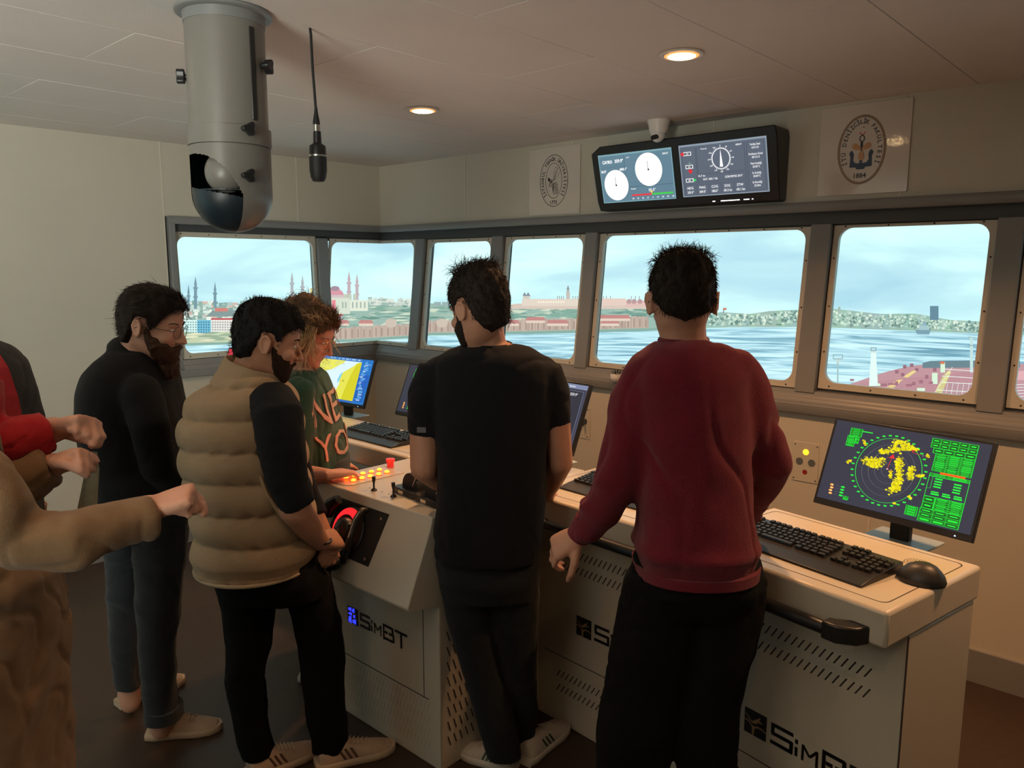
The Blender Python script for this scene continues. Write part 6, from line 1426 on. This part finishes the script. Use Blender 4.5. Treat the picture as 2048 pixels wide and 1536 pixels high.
# ---------------------------------------------------------------- woman in green
def woman():
    base = V(*at(625, 1300, 3.16)[:2], 0); T = person('woman with glasses, pinned-up fair hair and green sweatshirt, one hand on the lit buttons', base)
    Y = 3.16
    sw = [(585, 642, 735, Y, .085), (574, 652, 748, Y, .14), (568, 662, 775, Y, .18), (570, 672, 815, Y, .19), (574, 684, 855, Y, .20), (578, 692, 890, Y, .20), (580, 697, 925, Y, .20), (582, 698, 960, Y, .20), (584, 692, 990, Y, .19)]
    H = head_frame(at(617, 668, 3.14), V(.88, -.12, -.42)); k = 1.02
    b = MB(); erings(b, sil(sw, -.03)); add_head(b, H, k, nose=.8)
    limb(b, [at(612, 700, 3.14), at(610, 740, Y), at(612, 765, Y)], [.052, .052, .065])
    wr = on_top(655, 950, .955); el = at(590, 952, 2.95); sh = at(598, 785, 3.0); limb(b, [sh, el], [.05, .042]); limb(b, [el, (el + wr) / 2, wr], [.042, .038, .025])
    hd_ = on_top(705, 945, .945) - wr; hand(b, wr, hd_.normalized() + V(0, 0, .05), V(0, 0, -1), 1, L=.175, curl=(10, 28, 18), tcurl=8, spread=7)
    el2 = at(640, 950, Y + .2); wr2 = at(668, 930, Y + .28); limb(b, [at(612, 780, Y + .17), el2, wr2], [.05, .042, .027]); hand(b, wr2, V(.6, .3, -.1), V(0, 0, -1), -1, L=.17)
    R = sil(sw); c0 = R[-1][0]
    for s_ in (-1, 1): erings(b, [(V(c0.x - .02, c0.y + s_ * .09, z), V(1, 0, 0), V(0, 1, 0), r1, r1) for z, r1 in ((.85, .085), (.62, .08), (.45, .060), (.25, .055), (.05, .04))])
    pobj('body', vox(b, 'body', .005, 3, face_fn(H, k)), M_SK3, T, base)
    c = MB(); erings(c, sil(sw, 0)); mid_ = el + (wr - el) * .25; c.tube([sh, (sh + el) / 2 + V(.01, -.01, 0), el, mid_], [.064, .064, .062, .052], 18); c.ell(sh, (.066, .065, .065)); c.tube([at(612, 785, Y + .15), el2, (el2 + wr2) / 2], [.07, .065, .055], 18)
    GRN = cloth('bottle_green_fleece', (.018, .075, .048), bump=.4); ff = folds(.014, 13, 14, (1, .8, .35))
    so = pobj('sweatshirt', vox(c, 'sweatshirt', .007, 5, ff), GRN, T, base)
    # college lettering wrapped on the chest
    rows = sil(sw, .006)
    def chest(a, z):   # a angle from +X toward the camera
        for (c1, _, _, rx1, ry1), (c2, _, _, rx2, ry2) in zip(rows[:-1], rows[1:]):
            if c2.z <= z <= c1.z:
                t_ = (c1.z - z) / (c1.z - c2.z); c_ = c1.lerp(c2, t_); rx = rx1 + (rx2 - rx1) * t_; ry = ry1 + (ry2 - ry1) * t_; ca, sa = math.cos(a), -math.sin(a)
                return c_ + V(rx * math.copysign(abs(ca) ** .87, ca), ry * math.copysign(abs(sa) ** .87, sa), 0)
        return rows[-1][0]
    zA = at(650, 806, Y).z
    for word, zz, hh in (('NEW', zA, .128), ('YORK', zA - .150, .110)):
        vs, fs, w_ = text_mesh(word); kk = hh / .72
        # subdivide the flat letters so they bend round the chest
        me = bpy.data.meshes.new('letters'); me.from_pydata([(x, y, 0) for x, y in vs], [], fs); import bmesh as _bm
        bm_ = _bm.new(); bm_.from_mesh(me); _bm.ops.triangulate(bm_, faces=bm_.faces[:]); _bm.ops.subdivide_edges(bm_, edges=bm_.edges[:], cuts=3, use_grid_fill=True); bm_.to_mesh(me); bm_.free()
        mid_x = (w_[0] + w_[1]) / 2
        for v_ in me.vertices:
            xx = (v_.co.x - mid_x) * kk * 1.25; zz_ = zz + (v_.co.y - .36) * kk; a = -.22 - xx / .18; q = chest(a, zz_); out_d = V(math.cos(a), -math.sin(a), 0); v_.co = q + out_d * .012 - base
        me.materials.append(mat('pale_pink_felt', (.52, .33, .26), .9)); o_ = bpy.data.objects.new('lettering', me); COL.objects.link(o_); o_.parent = so
        sm = o_.modifiers.new('w', 'SHRINKWRAP'); sm.target = so; sm.offset = .003; sm.wrap_method = 'NEAREST_SURFACEPOINT'; sl2 = o_.modifiers.new('t', 'SOLIDIFY'); sl2.thickness = .003; sl2.offset = 1
    p_ = MB()
    for s_ in (-1, 1): erings(p_, [(V(c0.x - .02, c0.y + s_ * .09, z), V(1, 0, 0), V(0, 1, 0), r1 + .014, r1 + .014) for z, r1 in ((.86, .085), (.62, .08), (.45, .060), (.25, .055), (.09, .05))])
    erings(p_, [(V(c0.x, c0.y, z), V(1, 0, 0), V(0, 1, 0), .13, .17) for z in (.95, .80)])
    pobj('trousers', vox(p_, 'trousers', .010, 4, folds(.006, 14, 5)), cloth('dark_grey_denim', (.03, .035, .04)), T, base)
    for s_ in (-1, 1): h_ = V(c0.x - .07, c0.y + s_ * .09, 0); shoe('shoe', h_, h_ + V(.24, 0, 0), T, base, mat('grey_canvas', (.15, .15, .15), .8), mat('white_sole', (.5, .48, .45), .6))
    r = random.Random(18); h = MB()
    def line(a): return interp([(0, .072), (.5, .060), (.85, .030), (1.15, .0), (1.4, -.01), (1.6, .012), (1.8, -.02), (2.2, -.055), (PI, -.075)], a)
    hair_cap(h, H, k, line=line, thick=.008, top=.008, bump=.003, seed=4)
    h.M = H @ Matrix.Scale(k, 4); h.ell((0, -.055, .115), (.052, .048, .034), 18, 12); h.ell((.025, -.095, .080), (.036, .034, .036), 14, 10); h.ell((-.02, -.10, .06), (.034, .030, .034), 14, 10); h.ell((.03, -.02, .125), (.030, .035, .018), 14, 10); h.M = Matrix.Identity(4)
    o = pobj('hair', vox(h, 'hair', .0045, 1, folds(.005, 60, 6)), M_HWM, T, base); coat_strands(o, base, H, k, M_HWM, line, 1500, .008, .008, (.025, .05), (0, -1, .25), seed=5, r0=.0012)
    s = MB(); s.M = Matrix.Translation(-base)
    for i in range(520):
        c_ = r.choice([((0, -.055, .115), (.052, .048, .034)), ((.025, -.095, .080), (.036, .034, .036)), ((-.02, -.10, .06), (.034, .030, .034)), ((.03, -.02, .125), (.030, .035, .018))]); v_ = Vector((r.gauss(0, 1), r.gauss(0, 1), r.gauss(0, 1))).normalized()
        p0 = [c_[0][j] + c_[1][j] * v_[j] for j in range(3)]; strand(s, H, k, p0, v_ * .4 + Vector((r.gauss(0, .6), r.gauss(0, .6), r.gauss(0, .6))), r.uniform(.02, .055), r.uniform(.4, .9), .0014, 7, r)
    obj('loose_curls', s, M_HWM, o)['kind'] = 'stuff'
    s = MB(); s.M = Matrix.Translation(-base)
    for i in range(340):
        sd_ = r.choice([-1, 1, 1]); p0 = (sd_ * r.uniform(.074, .088), r.uniform(-.02, .055), r.uniform(-.01, .06)); strand(s, H, k, p0, (sd_ * .30, .15 + r.uniform(-.25, .25), -1), r.uniform(.09, .165), r.uniform(.05, .22), .0017, 8, r)
    for i in range(260):
        p0 = (r.uniform(-.06, .07), -.075 + r.uniform(-.01, .01), r.uniform(-.06, .0)); strand(s, H, k, p0, (r.uniform(-.3, .3), -.3, -1), r.uniform(.05, .11), .15, .0016, 6, r)
    for i in range(90):
        a = r.uniform(-.9, 1.4); p0 = (.078 * math.sin(a), .09 * math.cos(a), .065 + .03 * r.random()); strand(s, H, k, p0, (math.sin(a), -.6, .5), r.uniform(.03, .06), .2, .0015, 5, r)
    obj('fair_strands', s, M_HBL, o)['kind'] = 'stuff'; eyes(T, base, H, k); brows(T, base, H, k, M_HBR, 50); glasses(T, base, H, k, M_GOLD, .021)
woman()

# ---------------------------------------------------------------- person in the red and black jacket (cut by the left edge)
def person_red_jacket():
    Y = 1.78; base = V(*at(-90, 1500, Y)[:2], 0); T = person('person in a red and black jacket at the left edge, clasping hands', base)
    sw = [(-150, -58, 672, Y, .10), (-185, -12, 700, Y, .15), (-205, 14, 735, Y, .19), (-212, 34, 790, Y, .205), (-212, 48, 850, Y, .21), (-208, 52, 950, Y, .20), (-204, 54, 1050, Y, .20), (-204, 54, 1120, Y, .20)]
    H = head_frame(at(-120, 590, Y), V(.95, .15, -.12)); k = 1.0; b = MB(); erings(b, sil(sw, -.03)); add_head(b, H, k)
    limb(b, [at(-112, 640, Y), at(-104, 680, Y), at(-100, 720, Y)], [.058, .06, .075])
    sh = at(-70, 765, Y - .19); el = at(-52, 912, Y - .22); wr = at(106, 860, Y - .14); limb(b, [sh, el], [.055, .046]); limb(b, [el, wr], [.046, .029]); hand(b, wr, V(.9, -.1, .22), V(-.1, -.35, -.9), 1, curl=(70, 88, 50), fist=True)
    R = sil(sw); c0 = R[-1][0]
    for s_ in (-1, 1): erings(b, [(V(c0.x, c0.y + s_ * .09, z), V(1, 0, 0), V(0, 1, 0), r1, r1) for z, r1 in ((.85, .085), (.62, .08), (.45, .060), (.25, .055), (.05, .04))])
    sh2 = at(-60, 770, Y + .19); el2 = at(-50, 940, Y + .18); wr2 = at(-20, 1000, Y + .1); limb(b, [sh2, el2, wr2], [.055, .046, .029]); hand(b, wr2, V(.6, .3, .0), V(0, .4, -.8), -1, curl=(40, 50, 30))
    pobj('body', vox(b, 'body', .005, 3, face_fn(H, k)), M_SK2, T, base)
    c = MB(); erings(c, sil(sw, 0)); c.tube([sh2, el2, wr2], [.07, .062, .045], 18); c.ell(sh2, (.07, .07, .07)); jo = pobj('jacket', vox(c, 'jacket', .008, 5, folds(.008, 12, 31)), cloth('black_softshell', (.012, .012, .014)), T, base)
    c = MB(); c.tube([sh, (sh + el) / 2, el, at(30, 884, Y - .19), at(98, 862, Y - .145)], [.07, .066, .062, .056, .047], 20); c.ell(el, (.064, .064, .064)); pobj('red_sleeve', vox(c, 'red_sleeve', .006, 4, folds(.008, 22, 33)), cloth('bright_red_fabric', (.42, .012, .02)), T, base, jo)
    def lapel(name, o1, o2, m_, th):
        rows_ = sil(sw, .006 + th); vs = []
        for (c_, _, _, rx, ry) in rows_[1:]:
            for a in (o1, o2): vs.append(tuple(c_ + V(rx * math.cos(a) ** .87, -ry * math.sin(a) ** .87, 0) - base))
        q = MB(); n_ = len(vs) // 2; q.add(vs, [(2 * i, 2 * i + 1, 2 * i + 3, 2 * i + 2) for i in range(n_ - 1)]); o = obj(name, q, m_, jo); s = o.modifiers.new('s', 'SOLIDIFY'); s.thickness = .008; s.offset = 1
    lapel('red_front_panel', .05, .62, cloth('bright_red_fabric', ()), .004); lapel('grey_trim', .62, .95, cloth('grey_ribbing', (.20, .18, .17)), .004)
    p_ = MB()
    for s_ in (-1, 1): erings(p_, [(V(c0.x, c0.y + s_ * .09, z), V(1, 0, 0), V(0, 1, 0), r1 + .012, r1 + .012) for z, r1 in ((.88, .085), (.62, .08), (.45, .060), (.25, .055), (.07, .05))])
    erings(p_, [(V(c0.x, c0.y, z), V(1, 0, 0), V(0, 1, 0), .14, .18) for z in (.98, .80)]); pobj('trousers', vox(p_, 'trousers', .010, 4), cloth('black_twill', ()), T, base)
    for s_ in (-1, 1): h_ = V(c0.x - .07, c0.y + s_ * .09, 0); shoe('shoe', h_, h_ + V(.26, 0, 0), T, base, mat('black_leather', ()), mat('black_sole', ()))
    h = MB(); hair_cap(h, H, k, seed=6); pobj('hair', vox(h, 'hair', .005, 1), M_HBR, T, base); eyes(T, base, H, k); brows(T, base, H, k, M_HBR)
person_red_jacket()

# ---------------------------------------------------------------- person in the camel coat (nearest, cut by the left edge)
def person_coat():
    Y = 1.36; base = V(*at(-60, 1500, Y)[:2], 0); T = person('person in a long camel coat at the left edge with raised fists, nearest the camera', base)
    co_ = [(-215, -120, 735, Y, .085), (-265, -95, 775, Y, .14), (-285, -80, 830, Y, .18), (-290, -70, 900, Y, .19), (-285, -45, 980, Y, .19), (-270, 10, 1060, Y, .19), (-255, 84, 1160, Y, .20), (-250, 98, 1280, Y, .21), (-250, 106, 1400, Y, .22), (-252, 112, 1536, Y, .23)]
    H = head_frame(at(-178, 640, Y), V(.95, .15, -.15)); k = .98; b = MB(); erings(b, sil(co_[:7], -.03)); add_head(b, H, k)
    limb(b, [at(-172, 690, Y), at(-166, 740, Y), at(-163, 790, Y)], [.052, .053, .07])
    sh = at(-125, 890, Y - .15); el = at(48, 1086, Y - .16); wr = at(298, 1020, Y - .04); limb(b, [sh, el], [.034, .032]); limb(b, [el, wr - (wr - el) * .12, wr], [.032, .029, .027]); hand(b, wr - V(.004, 0, 0), V(.86, .15, .28), V(-.15, .2, -.9), 1, L=.168, curl=(82, 95, 60), fist=True)
    sh2 = at(-120, 880, Y + .16); el2 = at(0, 985, Y + .20); wr2 = at(108, 930, Y + .24); limb(b, [sh2, el2], [.052, .043]); limb(b, [el2, wr2], [.043, .026]); hand(b, wr2, V(.9, -.05, .26), V(-.1, -.5, -.8), -1, L=.168, curl=(75, 90, 55), fist=True)
    R = sil(co_); c0 = R[6][0]; c0 = V(R[6][0].x, R[6][0].y, 0)
    for s_ in (-1, 1): erings(b, [(V(c0.x, c0.y + s_ * .085, z), V(1, 0, 0), V(0, 1, 0), r1, r1) for z, r1 in ((1.0, .09), (.85, .085), (.62, .08), (.45, .060), (.25, .055), (.05, .04))])
    pobj('body', vox(b, 'body', .0048, 3, face_fn(H, k)), M_SK2, T, base)
    CAM = cloth('camel_wool', (.20, .12, .06), noise=.15, bump=.25, bscale=500)
    c = MB(); R2 = R + [(V(R[-1][0].x - .01, R[-1][0].y, .30), V(1, 0, 0), V(0, 1, 0), R[-1][3] * 1.03, .25)]; erings(c, R2, 32); c.ell(sh, (.062, .06, .06))
    c.tube([sh, at(-55, 965, Y - .18), at(5, 1042, Y - .17), el, at(150, 1080, Y - .14), at(240, 1052, Y - .08), at(308, 1036, Y - .045)], [.056, .055, .054, .053, .048, .042, .039], 22); c.ell(el, (.053, .053, .050)); c.ell(sh2, (.06, .06, .06))
    pobj('coat', vox(c, 'coat', .007, 5, folds(.014, 15, 41, (1, 1, .7))), CAM, T, base)
    c = MB(); c.tube([sh2, el2, (el2 + wr2) / 2, wr2 - V(.004, 0, 0)], [.075, .066, .056, .046], 20); c.ell(el2, (.066, .066, .066)); pobj('far_sleeve', vox(c, 'far_sleeve', .007, 4, folds(.008, 18, 44)), CAM, T, base)
    # pale scarf end hanging from the far hand
    s0 = at(176, 925, Y + .26); sc_ = MB(); rows = []
    for j, (x, y, w_) in enumerate(((182, 905, .012), (184, 940, .014), (180, 975, .016), (176, 1010, .020), (172, 1040, .022))):
        c_ = at(x, y, Y + .26); rows.append([tuple(c_ + V(w_ * math.cos(2 * PI * i / 12), .010 * math.sin(2 * PI * i / 12) + .004 * math.sin(3 * i + j), 0) - base) for i in range(12)])
    sc_.rings(rows); obj('scarf_end', sc_, cloth('pale_green_scarf', (.34, .32, .22)), T, smooth=70)
    for s_ in (-1, 1): h_ = V(c0.x - .07, c0.y + s_ * .085, 0); shoe('shoe', h_, h_ + V(.25, 0, 0), T, base, mat('black_leather', ()), mat('black_sole', ()))
    h = MB(); hair_cap(h, H, k, seed=12, thick=.016); pobj('hair', vox(h, 'hair', .005, 1), M_HBR, T, base); eyes(T, base, H, k); brows(T, base, H, k, M_HBR)
person_coat()
